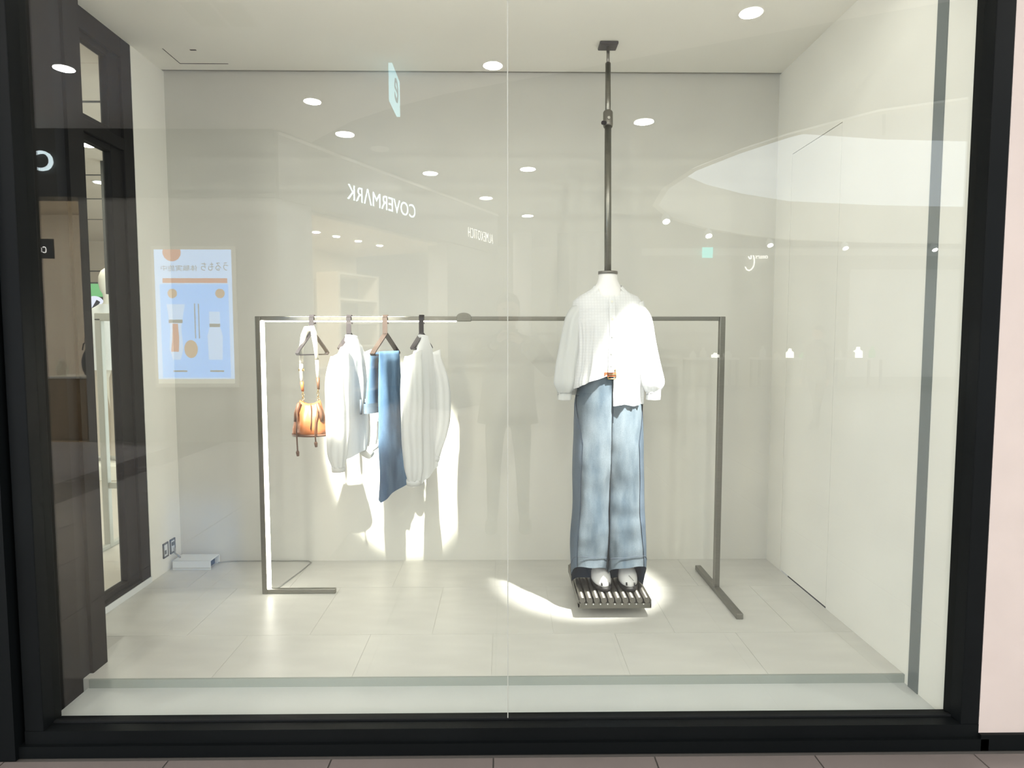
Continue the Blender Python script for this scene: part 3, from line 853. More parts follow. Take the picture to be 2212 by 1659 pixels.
# ================================================================== SMALL THINGS ON THE DISPLAY FLOOR
bxo = thing('power_supply_box', 'white power supply box on the floor in the left corner', 'box', (-1.97, 4.0, ZF))
def X(o): o.parent = bxo; o.matrix_parent_inverse = Matrix.Translation((1.97, -4.0, -ZF)); return o
x0, x1, y0, y1 = -2.085, -1.845, 3.945, 4.075
X(bevel(MB().box(x0, x1, y0, y0 + .004, ZF, ZF + .060).box(x0, x1, y1 - .004, y1, ZF, ZF + .060).box(x0, x1, y0, y1, ZF + .056, ZF + .060).box(x0, x0 + .004, y0, y1, ZF, ZF + .06).build('case', m_box), .002))
X(MB().box(x0 + .01, x1 - .03, y0 + .008, y1 - .008, ZF + .002, ZF + .05).build('transformer', m_gap))
X(MB().box(x0 + .0, x1 + .0, y0 - .003, y0, ZF + .012, ZF + .016).build('lid_seam', m_grout))
tag(MB().tube([(-2.092, 3.99, .235), (-2.088, 3.99, .20), (-2.07, 4.0, .175), (-2.06, 4.0, .166)], .005, 8).build('power_cable', m_cable), 'short dark cable from the wall socket to the white box', 'cable')
tag(MB().tube([(-1.845, 4.05, ZF + .012), (-1.82, 4.085, ZF + .006), (-1.76, 4.096, ZF + .005), (-1.35, 4.097, ZF + .005), (-1.275, 4.090, ZF + .005), (-1.25, 4.06, ZF + .005), (-1.27, 3.9, ZF + .005), (-1.325, YR + .02, ZF + .005)], .0032, 8).build('floor_cable', m_cable), 'thin grey cable running along the wall to the rack foot', 'cable')
for i, (y, lab) in enumerate(((3.915, 'grey wall socket beside the dark glazed screen'), (3.998, 'grey wall socket above the white power box'))):
    so = thing('wall_socket', lab, 'socket', (XL, y, .244), 0, 'wall sockets low on the left wall')
    fr = MB()
    for a_, b_ in (((-.03, -.046), (.03, -.036)), ((-.03, .036), (.03, .046)), ((-.03, -.046), (-.021, .046)), ((.021, -.046), (.03, .046))):
        fr.box(0, .007, a_[0], b_[0], a_[1], b_[1])
    fr.build('frame', m_socket, so)
    MB().box(0, .005, -.021, .021, -.036, .036).build('plate', m_box, so)
    pr = MB()
    pr.box(.004, .012, -.013, .013, .004, .026) if i else pr.box(.004, .007, -.014, .004, -.024, .0)
    pr.build('plug' if i else 'outlet', m_socket, so)

# ================================================================== SHOP INTERIOR BEHIND THE LEFT SCREEN
m_shopwall = M('shop_beige_panel', (0.50, 0.43, 0.35), 0.7, noise_amt=0.03, scale=3)
m_shopfloor = M('shop_floor', (0.50, 0.44, 0.37), 0.4, noise_amt=0.05, scale=4)
m_cream = M('cream_paint', (0.78, 0.74, 0.64), 0.6)
m_rackp = M('grey_beige_metal', (0.42, 0.40, 0.34), 0.5)
m_screen_g = emit_mat('screen_green', (0.22, 0.62, 0.26), 1.1)
m_screen_w = emit_mat('screen_white', (0.80, 0.78, 1.0), 1.5)
m_screen_d = emit_mat('screen_dark', (0.05, 0.05, 0.10), 0.4)
struct(MB().box(-9.0, XL - .16, 2.45, 11.0, 0.0, .098).build('floor_shop', m_shopfloor), 'beige floor of the shop behind the dark screen', 'floor')
cs = struct(MB().box(-9.0, XL - .10, 2.42, 11.0, 3.21, 3.3).build('ceiling_shop', m_shopwall), 'beige shop ceiling with dark joints behind the screen', 'ceiling')
for y in (4.6, 5.6, 6.6, 7.7, 9.0):
    MB().box(-9.0, XL - .16, y, y + .025, 3.205, 3.212).build('ceiling_joint', m_gap, cs)
ws = struct(MB().box(-9.0, XL - .16, 11.0, 11.1, 0.0, 3.3).build('wall_shop', m_shopwall), 'beige panelled rear wall of the shop', 'wall')
for z in (1.1, 1.9, 2.7):
    MB().box(-9.0, XL - .16, 10.99, 11.0, z, z + .02).build('wall_joint', m_gap, ws)
struct(MB().box(-9.1, -9.0, 2.45, 11.0, 0.0, 3.3).build('wall_shopside', m_shopwall), 'beige side wall of the shop', 'wall')
wd = struct(MB().box(-3.75, -3.70, 6.1, 6.14, 1.98, 3.21).build('trim_5', m_gap), 'thin dark edge of a glass divider in the shop', 'trim')
for i, (x, y) in enumerate(((-3.55, 5.6), (-4.25, 6.9), (-2.9, 4.9), (-3.4, 3.4), (-5.2, 7.6))):
    dl = thing('shop_downlight', ['round ceiling lamp near the glass divider in the shop', 'round ceiling lamp over the clothed shop mannequin', 'round ceiling lamp over the shop rack', 'round ceiling lamp just behind the dark screen', 'round ceiling lamp near the shop screen'][i], 'lamp', (x, y, 3.21), 0, 'downlights in the shop ceiling')
    MB().tube([(0, 0, 0), (0, 0, -.008)], .075, 24).build('rim', m_box, dl)
    MB().tube([(0, 0, -.006), (0, 0, -.011)], .060, 24).build('bulb', m_bulb, dl)
    area_light('shop_lamp', (x, y, 3.19), (x, y, 0), .12, .12, 20, WARM, 'DISK')

# rack in the shop
rs2 = thing('shop_rack', 'beige metal clothes rack in the shop behind the dark screen', 'clothes rack', (-2.74, 4.42, .098))
for x in (-.03, .40):
    bevel(MB().box(x - .022, x + .022, -.022, .022, 0, 1.60).build('post', m_rackp, rs2), .006)
bevel(MB().box(-.052, .422, -.022, .022, 1.58, 1.635).build('top_bar', m_rackp, rs2), .006)
for x in (-.03, .40): bevel(MB().box(x - .02, x + .02, -.25, .25, 0, .03).build('foot', m_rackp, rs2), .004)
MB().box(-.03, .40, -.012, .012, .42, .46).build('lower_bar', m_rackp, rs2)
# clothed mannequin in the shop
ox, oy = -4.24, 6.95
m2 = thing('shop_mannequin', 'cream mannequin in a white top and beige trousers inside the shop', 'mannequin', (ox, oy, .25))
rs = []
for z, a, b in [(0.0, .05, .05), (.08, .05, .055), (.45, .06, .065), (.85, .10, .10), (1.0, .17, .12), (1.25, .14, .10), (1.50, .21, .12), (1.60, .20, .10), (1.66, .09, .07), (1.70, .055, .055), (1.76, .055, .055)]:
    rs.append(ell(0, 0, z, a, b, 28))
for z, a in [(1.79, .06), (1.83, .085), (1.90, .10), (1.97, .095), (2.03, .07), (2.06, .03)]:
    rs.append(ell(0, -.01, z, a * .85, a, 28))
bd = MB().loft(rs).build('body', m_cream, m2)
rs = [ell(0, 0, z, a, b, 40, f=lambda t, z=z: 1 + .04 * math.sin(9 * t + z * 6)) for z, a, b in [(.98, .25, .17), (1.15, .235, .16), (1.35, .22, .15), (1.52, .225, .14), (1.62, .20, .11), (1.68, .10, .08)]]
MB().loft(rs, False, False).build('top', m_white, m2)
for s_ in (-1, 1):
    sleeve([(s_ * .19, 0, 1.60), (s_ * .25, 0, 1.42), (s_ * .29, -.02, 1.18), (s_ * .29, -.05, .98)], [.06, .075, .08, .05], 'sleeve', m_white, m2, seed=3 + s_)
    MB().tube([(s_ * .29, -.05, .98), (s_ * .285, -.07, .90), (s_ * .28, -.08, .84)], [.03, .036, .012], 10).build('hand', m_cream, m2)
    rs = [ell(s_ * .10, 0, z, a, a * 1.1, 28, f=lambda t, z=z: 1 + .05 * math.sin(5 * t + z * 8)) for z, a in [(.06, .13), (.3, .125), (.6, .12), (.9, .115), (1.02, .11)]]
    MB().loft(rs, False, False).build('trouser_leg', m_shopwall, m2)
bevel(MB().box(-.45, .45, -.4, .4, -.152, 0).build('plinth', m_cream, m2), .005)
# digital screen in the shop
dsn = thing('shop_screen', 'small upright digital screen with green and white picture in the shop', 'screen', (-5.02, 8.0, .098))
bevel(MB().box(-.22, .22, -.03, .03, 1.66, 2.16).build('casing', m_black, dsn), .006)
MB().box(-.20, .20, -.034, -.030, 1.98, 2.14).build('picture_top', m_screen_g, dsn)
MB().tube([(-.02, -.031, 1.86), (-.02, -.036, 1.86)], .13, 32).build('picture_circle', m_screen_w, dsn)
MB().bar((-.05, -.037, 1.80), (.03, -.037, 1.93), .05, .004, (0, 1, 0)).build('picture_mark', m_screen_d, dsn)
MB().box(-.14, .06, -.036, -.030, 1.675, 1.72).build('picture_caption', m_screen_w, dsn)
MB().tube([(0, 0, 0), (0, 0, 1.67)], .025, 12).build('stand', m_black, dsn)
MB().tube([(0, 0, 0), (0, 0, .02)], .2, 24).build('base', m_black, dsn)

# ================================================================== THE CONCOURSE IN FRONT OF THE WINDOW (seen in the glass)
Y = lambda d: MY - d
m_mfloor = M('concourse_tile', (0.36, 0.335, 0.315), 0.20, noise_amt=0.06, scale=3, spec=0.5)
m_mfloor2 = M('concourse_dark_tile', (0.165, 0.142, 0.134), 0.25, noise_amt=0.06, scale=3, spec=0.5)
m_mceil = M('concourse_ceiling_white', (0.64, 0.605, 0.57), 0.8, spec=0.2)
m_mceil2 = M('concourse_ceiling_grey', (0.13, 0.128, 0.12), 0.7, spec=0.2)
m_fascia = M('fascia_charcoal', (0.022, 0.022, 0.022), 0.5)
m_shopb = M('opposite_wall_beige', (0.34, 0.32, 0.285), 0.7, noise_amt=0.03, scale=3)
m_pillar = M('grey_stone', (0.30, 0.31, 0.30), 0.6, noise_amt=0.18, scale=4, bump=0.1)
m_int = M('shop_interior_cream', (0.72, 0.64, 0.50), 0.7)
m_intd = M('interior_joint', (0.30, 0.24, 0.17), 0.7)
m_sign = emit_mat('sign_white', (0.80, 0.95, 1.0), 11.0)
m_signw = emit_mat('sign_warm_white', (1.0, 0.97, 0.92), 9.0)
m_wood = M('plinth_oak', (0.30, 0.20, 0.10), 0.5, noise_amt=0.12, scale=6, stretch=(1, 1, .2))

fm = struct(MB().box(-11, 16, Y(27), 2.45, -.1, -.004).build('floor_mall', M('concourse_grout', (0.07, 0.065, 0.06), 0.7)), 'grey brown stone floor of the shopping concourse', 'floor')
tl = MB().box(.003, .597, .003, 1.197, -.02, 0).mesh('floor_tile'); tl.materials.append(m_mfloor)
tl2 = MB().box(.003, .597, .003, 1.197, -.02, 0).mesh('floor_tile_dark'); tl2.materials.append(m_mfloor2)
tl3 = MB().box(.003, .597, .003, .397, -.02, 0).mesh('front_row_tile'); tl3.materials.append(m_mfloor2)  # tile row along the shop front, darker than the rest
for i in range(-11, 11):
    t = bpy.data.objects.new('front_row_tile', tl3); C.objects.link(t); t.parent = fm; t.location = (-.04 + .6 * i, 1.87, 0)
    for j in range(8):
        t = bpy.data.objects.new('floor_tile', tl2 if i == -8 else tl); C.objects.link(t); t.parent = fm
        t.location = (-.04 + .6 * i, 1.87 - 1.2 * (j + 1), 0)

fo = MB()
fo.box(-11, 16, Y(27), -7.733, -.05, 0).box(-11, -6.643, -7.73, 2.27, -.05, 0).box(6.563, 16, -7.73, 2.27, -.05, 0)
fo.build('outer_paving', m_mfloor, fm)

# ceilings: white part up to a curved edge, grey part with the round atrium opening
arc = [(-2.92, 10.14), (-2.15, 9.27), (-1.53, 8.77), (-.74, 8.25), (.04, 7.87), (.50, 7.67), (1.57, 7.14), (2.43, 6.74), (3.35, 6.31), (4.03, 6.01), (6.0, 5.3), (9.0, 4.6)]
poly = [(-10.0, 2.3), (9.0, 2.3)] + list(reversed(arc)) + [(-3.4, 10.8), (-10.0, 10.8)]
cmall = struct(MB().prism([(x, Y(d)) for x, d in poly], 4.63, 4.75).build('ceiling_mall', m_mceil), 'white concourse ceiling with a curved edge', 'ceiling')
hole = [(3.48, 14.7), (3.30, 13.1), (3.45, 11.7), (3.86, 10.6), (4.28, 9.8), (5.07, 8.8), (6.04, 8.3), (8.5, 7.6), (12.0, 8.2), (15.0, 11.0), (16.5, 15.0), (15.0, 20.4), (11.8, 20.2), (8.66, 19.65), (6.9, 18.7), (5.46, 17.6), (4.2, 16.2)]
inner = [Vector((x, Y(d), 0)) for x, d in hole]
cxy = sum((p for p in inner), Vector()) / len(inner)
gm = MB(); n = len(inner)
outer = []
for p in inner:   # outer boundary on a big rectangle along the ray from the centre
    dv = p - cxy; ks = []
    for lim, comp in ((-6.0, 0), (19.0, 0), (Y(27), 1), (Y(4.0), 1)):
        c = dv[comp]
        if abs(c) > 1e-6:
            k = (lim - cxy[comp]) / c
            if k > 1: ks.append(k)
    outer.append(cxy + dv * min(ks))
vs_ = [(p.x, p.y, 4.66) for p in inner] + [(p.x, p.y, 4.66) for p in outer]
corners = []
gm.add(vs_, [(i, (i + 1) % n, n + (i + 1) % n, n + i) for i in range(n)])
cg = struct(gm.build('ceiling_atrium', m_mceil2), 'grey concourse ceiling round the atrium opening', 'ceiling')
MB().box(-7.5, 3.4, Y(27), Y(18.5), 4.67, 4.72).build('ceiling_infill', m_mceil2, cg)
MB().box(-7.5, -2.0, Y(19), Y(9.0), 4.67, 4.72).build('ceiling_infill', m_mceil2, cg)
rim = MB()
rim.loft([[Vector((p.x, p.y, z)) + (cxy - p).normalized() * e for p in inner] for z, e in ((4.60, -.10), (4.60, .04), (4.72, .06), (5.75, .06), (5.75, -.10))], False, False, sm=False)
rimo = rim.build('atrium_rim', m_cream, cg)
# upper floor soffit round the opening with panel joints
up = MB()
up.loft([[cxy + (p - cxy) * k + Vector((0, 0, 9.0)) for p in inner] for k in (1.6, 0.72)], False, False, sm=False)
upo = struct(up.build('ceiling_upper', m_mceil), 'pale upper soffit ring above the atrium', 'ceiling')
for i in range(n):
    p = inner[i]
    MB().bar(cxy + (p - cxy) * 1.5 + Vector((0, 0, 8.97)), cxy + (p - cxy) * .73 + Vector((0, 0, 8.97)), .10, .05).build('soffit_joint', m_mceil2, upo)

# shop downlights / concourse downlights: housings and glowing lenses
labs = ['reflected ceiling lamp above the dark left column', 'reflected ceiling lamp upper left over the hanging clothes', 'reflected ceiling lamp beside the glass joint near the ceiling line', 'reflected ceiling lamp at the top right']
for i, (x, d) in enumerate(MALL_LAMPS):
    o = thing('concourse_downlight', labs[i] if i < 4 else ('recessed ceiling lamp over the left of the concourse, above the black panel wall' if x < 0 else 'recessed ceiling lamp over the right of the concourse, above the pinkish wall'), 'lamp', (x, Y(d), 4.63), 0, 'concourse downlights' if i < 4 else 'unseen concourse downlights')
    MB().tube([(0, 0, 0), (0, 0, -.006)], .125, 28).build('rim', m_mceil, o)
    MB().tube([(0, 0, -.004), (0, 0, -.010)], .105, 28).build('lens', m_bulb, o)
fl_ = ['reflected lamp at the corner of the curved grey ceiling', 'reflected lamp above the end of the lit shop sign', 'reflected lamp right of the glass joint above the shop sign', 'reflected lamp above the second small sign', 'reflected faint lamp right of the glass joint near the small sign', 'reflected lamp hidden behind the pole', 'reflected far lamp right of the pole', 'reflected far lamp under the atrium', 'reflected far lamp left of the pole']
for i, (x, d) in enumerate(MALL_FAR):
    o = thing('atrium_downlight', fl_[i], 'lamp', (x, Y(d), 4.66), 0, 'downlights in the grey ceiling')
    MB().tube([(0, 0, 0.01), (0, 0, -.006)], .16, 28).build('rim', m_mceil2, o)
    MB().tube([(0, 0, -.004), (0, 0, -.012)], .135, 28).build('lens', m_bulb, o)
tag(MB().tube([(-2.02, Y(10.66), 4.67), (-2.02, Y(10.66), 4.645)], .15, 24).build('smoke_detector', m_mceil), 'round pale detector on the grey ceiling left of the lamps', 'detector')
vt = thing('air_vent', 'pale square air vent in the white concourse ceiling', 'vent', (-2.68, Y(6.32), 4.63))
for k in range(2):
    MB().box(-.29 + k * .30, -.03 + k * .30, -.22, .22, -.006, 0).build('vent_panel', m_shopb, vt)

# opposite shop: wall parallel to the window
YW = Y(9.684)
wo = MB().box(-6.30, -3.38, YW - .2, YW, 0, 3.65).build('wall_opposite', m_shopb)
struct(wo, 'beige wall of the opposite shop carrying the poster screen', 'wall')
fa = struct(MB().box(-10.0, -3.38, YW - .25, YW + .06, 3.65, 4.63).build('trim_6', m_fascia), 'dark fascia of the opposite shop', 'fascia')
# the opposite shop front turning away
P0, P1 = Vector((-3.38, YW, 0)), Vector((-.20, Y(15.9), 0))
U = (P1 - P0).normalized(); FLEN = (P1 - P0).length
FM = Matrix(((U.x, 0, U.y, P0.x), (U.y, 0, -U.x, P0.y), (0, 1, 0, 0), (0, 0, 0, 1)))
# local coords on that front: x = along, y = up, z = into the shop (away from the concourse is negative)
nrm = Vector((-U.y, U.x, 0))
if nrm.dot(Vector((1, 1, 0))) < 0: nrm = -nrm
def front_box(a0, a1, z0, z1, b0, b1):
    """a along front, z height, b depth behind the front plane"""
    m = MB(); vs_ = []
    for z in (z0, z1):
        for a, b in ((a0, b0), (a1, b0), (a1, b1), (a0, b1)):
            p = P0 + U * a - nrm * b; vs_.append((p.x, p.y, z))
    m.add(vs_, [(0, 1, 2, 3), (7, 6, 5, 4), (0, 4, 5, 1), (1, 5, 6, 2), (2, 6, 7, 3), (3, 7, 4, 0)])
    return m
struct(front_box(0, FLEN, 3.65, 4.63, -.06, .25).build('trim_7', m_fascia), 'dark fascia carrying the lit shop name', 'fascia')
struct(front_box(0, FLEN, 4.56, 4.60, -.09, -.06).build('trim_8', m_mceil), 'pale trim line along the top of the fascia', 'trim')
struct(front_box(0, .72, 0, 3.65, 0, .5).build('wall_pillar', m_pillar), 'grey stone pillar at the corner of the opposite shop', 'pillar')
struct(front_box(4.75, FLEN + .4, 0, 3.65, 0, .5).build('wall_farpillar', m_mceil2), 'grey wall past the opposite shop opening', 'wall')
wi = struct(front_box(.2, 5.6, 0, 3.65, 3.2, 3.3).build('wall_interior', m_int), 'cream panelled wall inside the opposite shop', 'wall')
for a in (1.0, 2.6, 4.1):
    front_box(a, a + .03, 0, 2.9, 3.18, 3.2).build('panel_joint', m_intd, wi)
front_box(.2, 5.6, 2.9, 2.94, 3.17, 3.2).build('panel_joint', m_intd, wi)
struct(front_box(.2, 5.6, 3.60, 3.68, .25, 3.3).build('ceiling_interior', m_int), 'cream ceiling inside the opposite shop', 'ceiling')
struct(front_box(.1, .2, 0, 3.65, .25, 3.3).build('wall_interiorside', m_int), 'cream side wall inside the opposite shop', 'wall')
for i, a in enumerate((1.3, 2.2, 2.75, 3.4, 4.1)):
    p = P0 + U * a - nrm * 1.3
    o = thing('shop_spotlight', ['first', 'second', 'third', 'fourth', 'fifth'][i] + ' small lamp from the pillar in the lit opposite shop', 'lamp', (p.x, p.y, 3.60), 0, 'lamps inside the opposite shop')
    MB().tube([(0, 0, 0), (0, 0, -.02)], .09, 20).build('rim', m_int, o)
    MB().tube([(0, 0, -.018), (0, 0, -.026)], .075, 20).build('lens', m_bulb, o)
    area_light('opposite_shop_lamp', (p.x, p.y, 3.565), (p.x, p.y, 0),   .12, .12, 190, WARM, 'DISK')
# shelf cabinet and white cupboard inside
cab = thing('shelf_cabinet', 'pale open shelf cabinet inside the opposite shop', 'cabinet', tuple(P0 + U * 4.0 - nrm * 2.2))
cinv = Matrix.Translation(-cab.location)
def CB(o): o.parent = cab; o.matrix_parent_inverse = cinv; return o
CB(front_box(3.45, 3.52, 0, 3.0, 1.9, 2.5).build('side_panel', m_int)); CB(front_box(4.75, 4.82, 0, 3.0, 1.9, 2.5).build('side_panel', m_cream))
CB(front_box(3.52, 4.75, 0, 3.0, 2.46, 2.5).build('back_panel', m_pillar))
for z in (.4, .9, 1.4, 1.9, 2.4, 2.95): CB(front_box(3.52, 4.75, z, z + .04, 1.9, 2.46).build('shelf', m_cream))
# white counter with drawers
ctr = thing('shop_counter', 'white drawer counter inside the opposite shop', 'counter', tuple(P0 + U * 2.0 - nrm * 1.6))
cinv2 = Matrix.Translation(-ctr.location)
for o in (front_box(1.1, 3.2, 0, .95, 1.3, 1.9).build('counter_body', m_cream), front_box(1.05, 3.25, .95, 1.0, 1.25, 1.95).build('counter_top', m_mceil)):
    o.parent = ctr; o.matrix_parent_inverse = cinv2
for k in range(4):
    o = front_box(1.15 + k * .5, 1.60 + k * .5, .5, .9, 1.285, 1.30).build('drawer', m_int); o.parent = ctr; o.matrix_parent_inverse = cinv2

# lit shop name
def on_front(px_a, z, out=.07):
    p = P0 + U * px_a + nrm * out; return Vector((p.x, p.y, z))
SA0, SA1 = 1.49, 3.475
so = thing('shop_sign', 'lit white lettering on the dark fascia, mirrored in the window', 'sign', on_front((SA0 + SA1) / 2, 4.06))
t = text_mesh('lettering', 'COVERM\u039bRK', .3, m_sign, .003, None, frame_matrix(on_front((SA0 + SA1) / 2, 4.06), -U), fit=(SA1 - SA0, .27))
t.parent = so; t.matrix_parent_inverse = Matrix.Translation(-so.location)
so = thing('small_sign', 'small warm white lettering past the opposite shop, mirrored in the window', 'sign', on_front(6.12, 3.98))
t = text_mesh('lettering', 'ALMEXOTICH', .3, m_signw, .003, None, frame_matrix(on_front(6.12, 3.975), -U), fit=(1.18, .22), offset=-.006, spacing=1.1)
t.parent = so; t.matrix_parent_inverse = Matrix.Translation(-so.location)
so = thing('fascia_sign', 'lit letter C at the left edge of the dark column, mirrored in the glass', 'sign', (-7.6, YW + .08, 4.17))
t = text_mesh('lettering', 'COVERM\u039bRK', .3, m_sign, .02, None, frame_matrix((-6.59 - 1.22, YW + .085, 4.165), (-1, 0, 0)), fit=(2.44, .30))
t.parent = so; t.matrix_parent_inverse = Matrix.Translation(-so.location)
so = thing('hanging_sign', 'small dark hanging sign with white letters in the left shop opening', 'sign', (-7.03, YW + .3, 2.83))
sinv = Matrix.Translation(-so.location)
o = MB().box(-7.13, -6.49, YW + .28, YW + .31, 2.72, 3.00).build('board', m_fascia); o.parent = so; o.matrix_parent_inverse = sinv
t = text_mesh('lettering', 'COVERM\u039bRK', .1, m_signw, .004, None, frame_matrix((-6.83, YW + .316, 2.845), (-1, 0, 0)), fit=(.50, .10)); t.parent = so; t.matrix_parent_inverse = sinv

# left opening of that shop: lit interior with display plinth
wl = struct(MB().box(-10.0, -6.30, YW - 3.0, YW - 2.9, 0, 4.0).build('wall_leftinterior', m_int), 'cream rear wall in the left opening of the opposite shop', 'wall')
struct(MB().box(-6.30, -6.20, YW - 3.0, YW - .2, 0, 4.0).build('wall_leftside', m_int), 'cream side wall in the left opening of the opposite shop', 'wall')
struct(MB().box(-10.0, -6.2, YW - 3.0, YW - .25, 3.95, 4.03).build('ceiling_leftshop', m_int), 'ceiling in the left opening of the opposite shop', 'ceiling')
struct(MB().box(-10.0, -6.30, YW - 2.9, YW, -.003, .006).build('floor_leftshop', m_wood), 'wooden floor in the left opening of the opposite shop', 'floor')
area_light('left_opening_lamp', (-7.6, YW - .55, 3.90), (-7.6, YW - 1.0, 0),   .3, .3, 420, WARM, 'DISK')
pn = thing('display_plinth', 'oak display plinth with glass top in the left shop opening', 'plinth', (-6.75, YW - .5, .006))
bevel(MB().box(-.32, .30, -.3, .3, 0, .95).build('plinth_body', m_wood, pn), .01)
MB().box(-.34, .32, -.32, .32, .95, .98).build('plinth_top', m_cream, pn)
vsx = thing('glass_jar', 'clear round glass jar on the oak plinth', 'jar', (-6.93, YW - .4, .986))
MB().loft([ell(0, 0, z, a, a, 20) for z, a in ((0, .05), (.06, .085), (.14, .08), (.20, .05), (.23, .055))], True, False).build('bowl', m_glass2, vsx)
MB().tube([(0, 0, .23), (0, 0, .27)], .03, 12).build('stopper', m_cream, vsx)
vsx = thing('dark_vase', 'dark rounded vase on the oak plinth', 'vase', (-6.60, YW - .55, .986))
MB().loft([ell(0, 0, z, a, a, 24) for z, a in ((0, .06), (.10, .10), (.22, .11), (.34, .08), (.42, .04), (.46, .045))], True, False).build('vase_body', m_hang, vsx)
MB().tube([(.06, 0, .38), (.12, 0, .44), (.08, 0, .52), (0, 0, .54), (-.08, 0, .50), (-.10, 0, .40)], .01, 8).build('handle', m_hang, vsx)

# poster screen
px0, px1, pz0, pz1 = -5.19, -4.05, .893, 2.887
pc = (px0 + px1) / 2
ps = thing('poster_screen', 'upright lit advertising screen in pale blue mirrored in the window', 'screen', (pc, YW, 0))
bevel(MB().box(-.62, .62, .0, .05, pz0 - .06, pz1 + .05).build('casing', m_cream, ps), .01)
m_pb = emit_mat('poster_blue', (0.11, 0.42, 1.0), 8.0); m_po = emit_mat('poster_orange', (1.0, 0.22, 0.06), 3.0)
m_pg = emit_mat('poster_grey', (0.22, 0.36, 0.50), 0.6); m_pw = emit_mat('poster_white', (0.40, 0.62, 1.0), 7.2); m_py = emit_mat('poster_gold', (1.0, 0.50, 0.14), 2.4)
m_pp = emit_mat('poster_cream', (0.95, 0.95, 0.80), 2.6)
W, H = px1 - px0, pz1 - pz0
def pr(u0, u1, v0, v1, mat, name, lay=1):
    """u,v in 0..1 as seen by a reader facing the screen (u to the reader's right, v down)"""
    xa, xb = W / 2 - u0 * W, W / 2 - u1 * W
    return MB().box(min(xa, xb), max(xa, xb), .050, .050 + .0015 * lay, pz1 - v1 * H, pz1 - v0 * H).build(name, mat, ps)
def pcirc(u, v, r, mat, name, lay=2, sy=1.0):
    x, z = W / 2 - u * W, pz1 - v * H
    m = MB(); n = 28
    m.loft([[Vector((x + math.cos(2 * PI * k / n) * r, y, min(pz1, z + math.sin(2 * PI * k / n) * r * sy))) for k in range(n)] for y in (.050, .050 + .0015 * lay)], True, True, sm=False)
    return m.build(name, mat, ps)
def pt(u, v, body, w, h, mat, name='print_text', lay=3):
    t = text_mesh(name, body, .1, mat, .0005, None, None, fit=(w, h))
    t.parent = ps; t.matrix_basis = frame_matrix((W / 2 - u * W, .050 + .0015 * lay, pz1 - v * H), (-1, 0, 0))
    return t
pr(0, 1, 0, 1, m_pw, 'picture_ground'); pr(.05, .94, .255, .955, m_pb, 'picture_field', 2); pr(0, 1, .965, 1, m_pp, 'picture_foot', 2)
pcirc(.77, .02, .135, m_po, 'picture_badge', 3)
pr(.06, .90, .212, .247, m_po, 'picture_band', 3)
pt(.22, .125, '\u3046\u308b\u3082\u3061', .40, .125, m_pg); pt(.68, .137, '\u4f53\u9a13\u5b9f\u65bd\u4e2d', .54, .085, m_pg)
pcirc(.16, .325, .07, m_py, 'picture_dot', 3); pcirc(.78, .325, .07, m_py, 'picture_dot', 3)
tb = MB(); pts = [(.62, .405), (.86, .405), (.82, .58), (.84, .74), (.80, .82), (.70, .82), (.66, .74), (.68, .58)]
tb.loft([[Vector((W / 2 - u * W, y, pz1 - v * H)) for u, v in pts] for y in (.051, .0545)], True, True, sm=False); tb.build('picture_tube', m_pw, ps)
tb = MB(); pts = [(.72, .55), (.79, .55), (.80, .66), (.82, .76), (.72, .76), (.71, .66)]
tb.loft([[Vector((W / 2 - u * W, y, pz1 - v * H)) for u, v in pts] for y in (.052, .056)], True, True, sm=False); tb.build('picture_tube_fill', m_po, ps)
pr(.66, .84, .52, .545, m_pg, 'picture_cap', 4)
pcirc(.56, .74, .10, m_py, 'picture_swirl', 3, 1.35)
tb = MB(); pts = [(.17, .46), (.31, .46), (.31, .58), (.34, .64), (.33, .82), (.15, .82), (.14, .64), (.17, .58)]
tb.loft([[Vector((W / 2 - u * W, y, pz1 - v * H)) for u, v in pts] for y in (.051, .0545)], True, True, sm=False); tb.build('picture_bottle', m_pw, ps)
pr(.17, .31, .55, .575, m_pg, 'picture_cap', 4)
for u, v0, v1 in ((.44, .40, .66), (.49, .40, .66)):
    pr(u, u + .012, v0, v1, m_pg, 'picture_column', 3)
pr(.14, .32, .90, .912, m_pg, 'picture_line', 3); pr(.62, .80, .90, .912, m_pg, 'picture_line', 3)

# hanging exit-style sign under the white ceiling
xs_ = thing('hanging_light_sign', 'narrow lit cyan hanging sign reflected near the ceiling line', 'sign', (-1.24, Y(7.47), 4.63))
m_cy = emit_mat('sign_cyan', (0.55, 0.92, 1.0), 7.0); m_cyd = emit_mat('sign_cyan_dark', (0.15, 0.40, 0.50), 3.0)
MB().box(-.02, .02, -.26, .26, -.46, -.06).build('light_box', m_cy, xs_)
MB().box(-.012, .012, -.20, -.18, -.07, 0).box(-.012, .012, .18, .20, -.07, 0).build('hanger_rod', m_box, xs_)
t = text_mesh('lettering', 'e', .3, m_cyd, .002, None, None, fit=(.26, .26)); t.parent = xs_; t.matrix_basis = frame_matrix((.022, 0, -.26), (0, 1, 0))

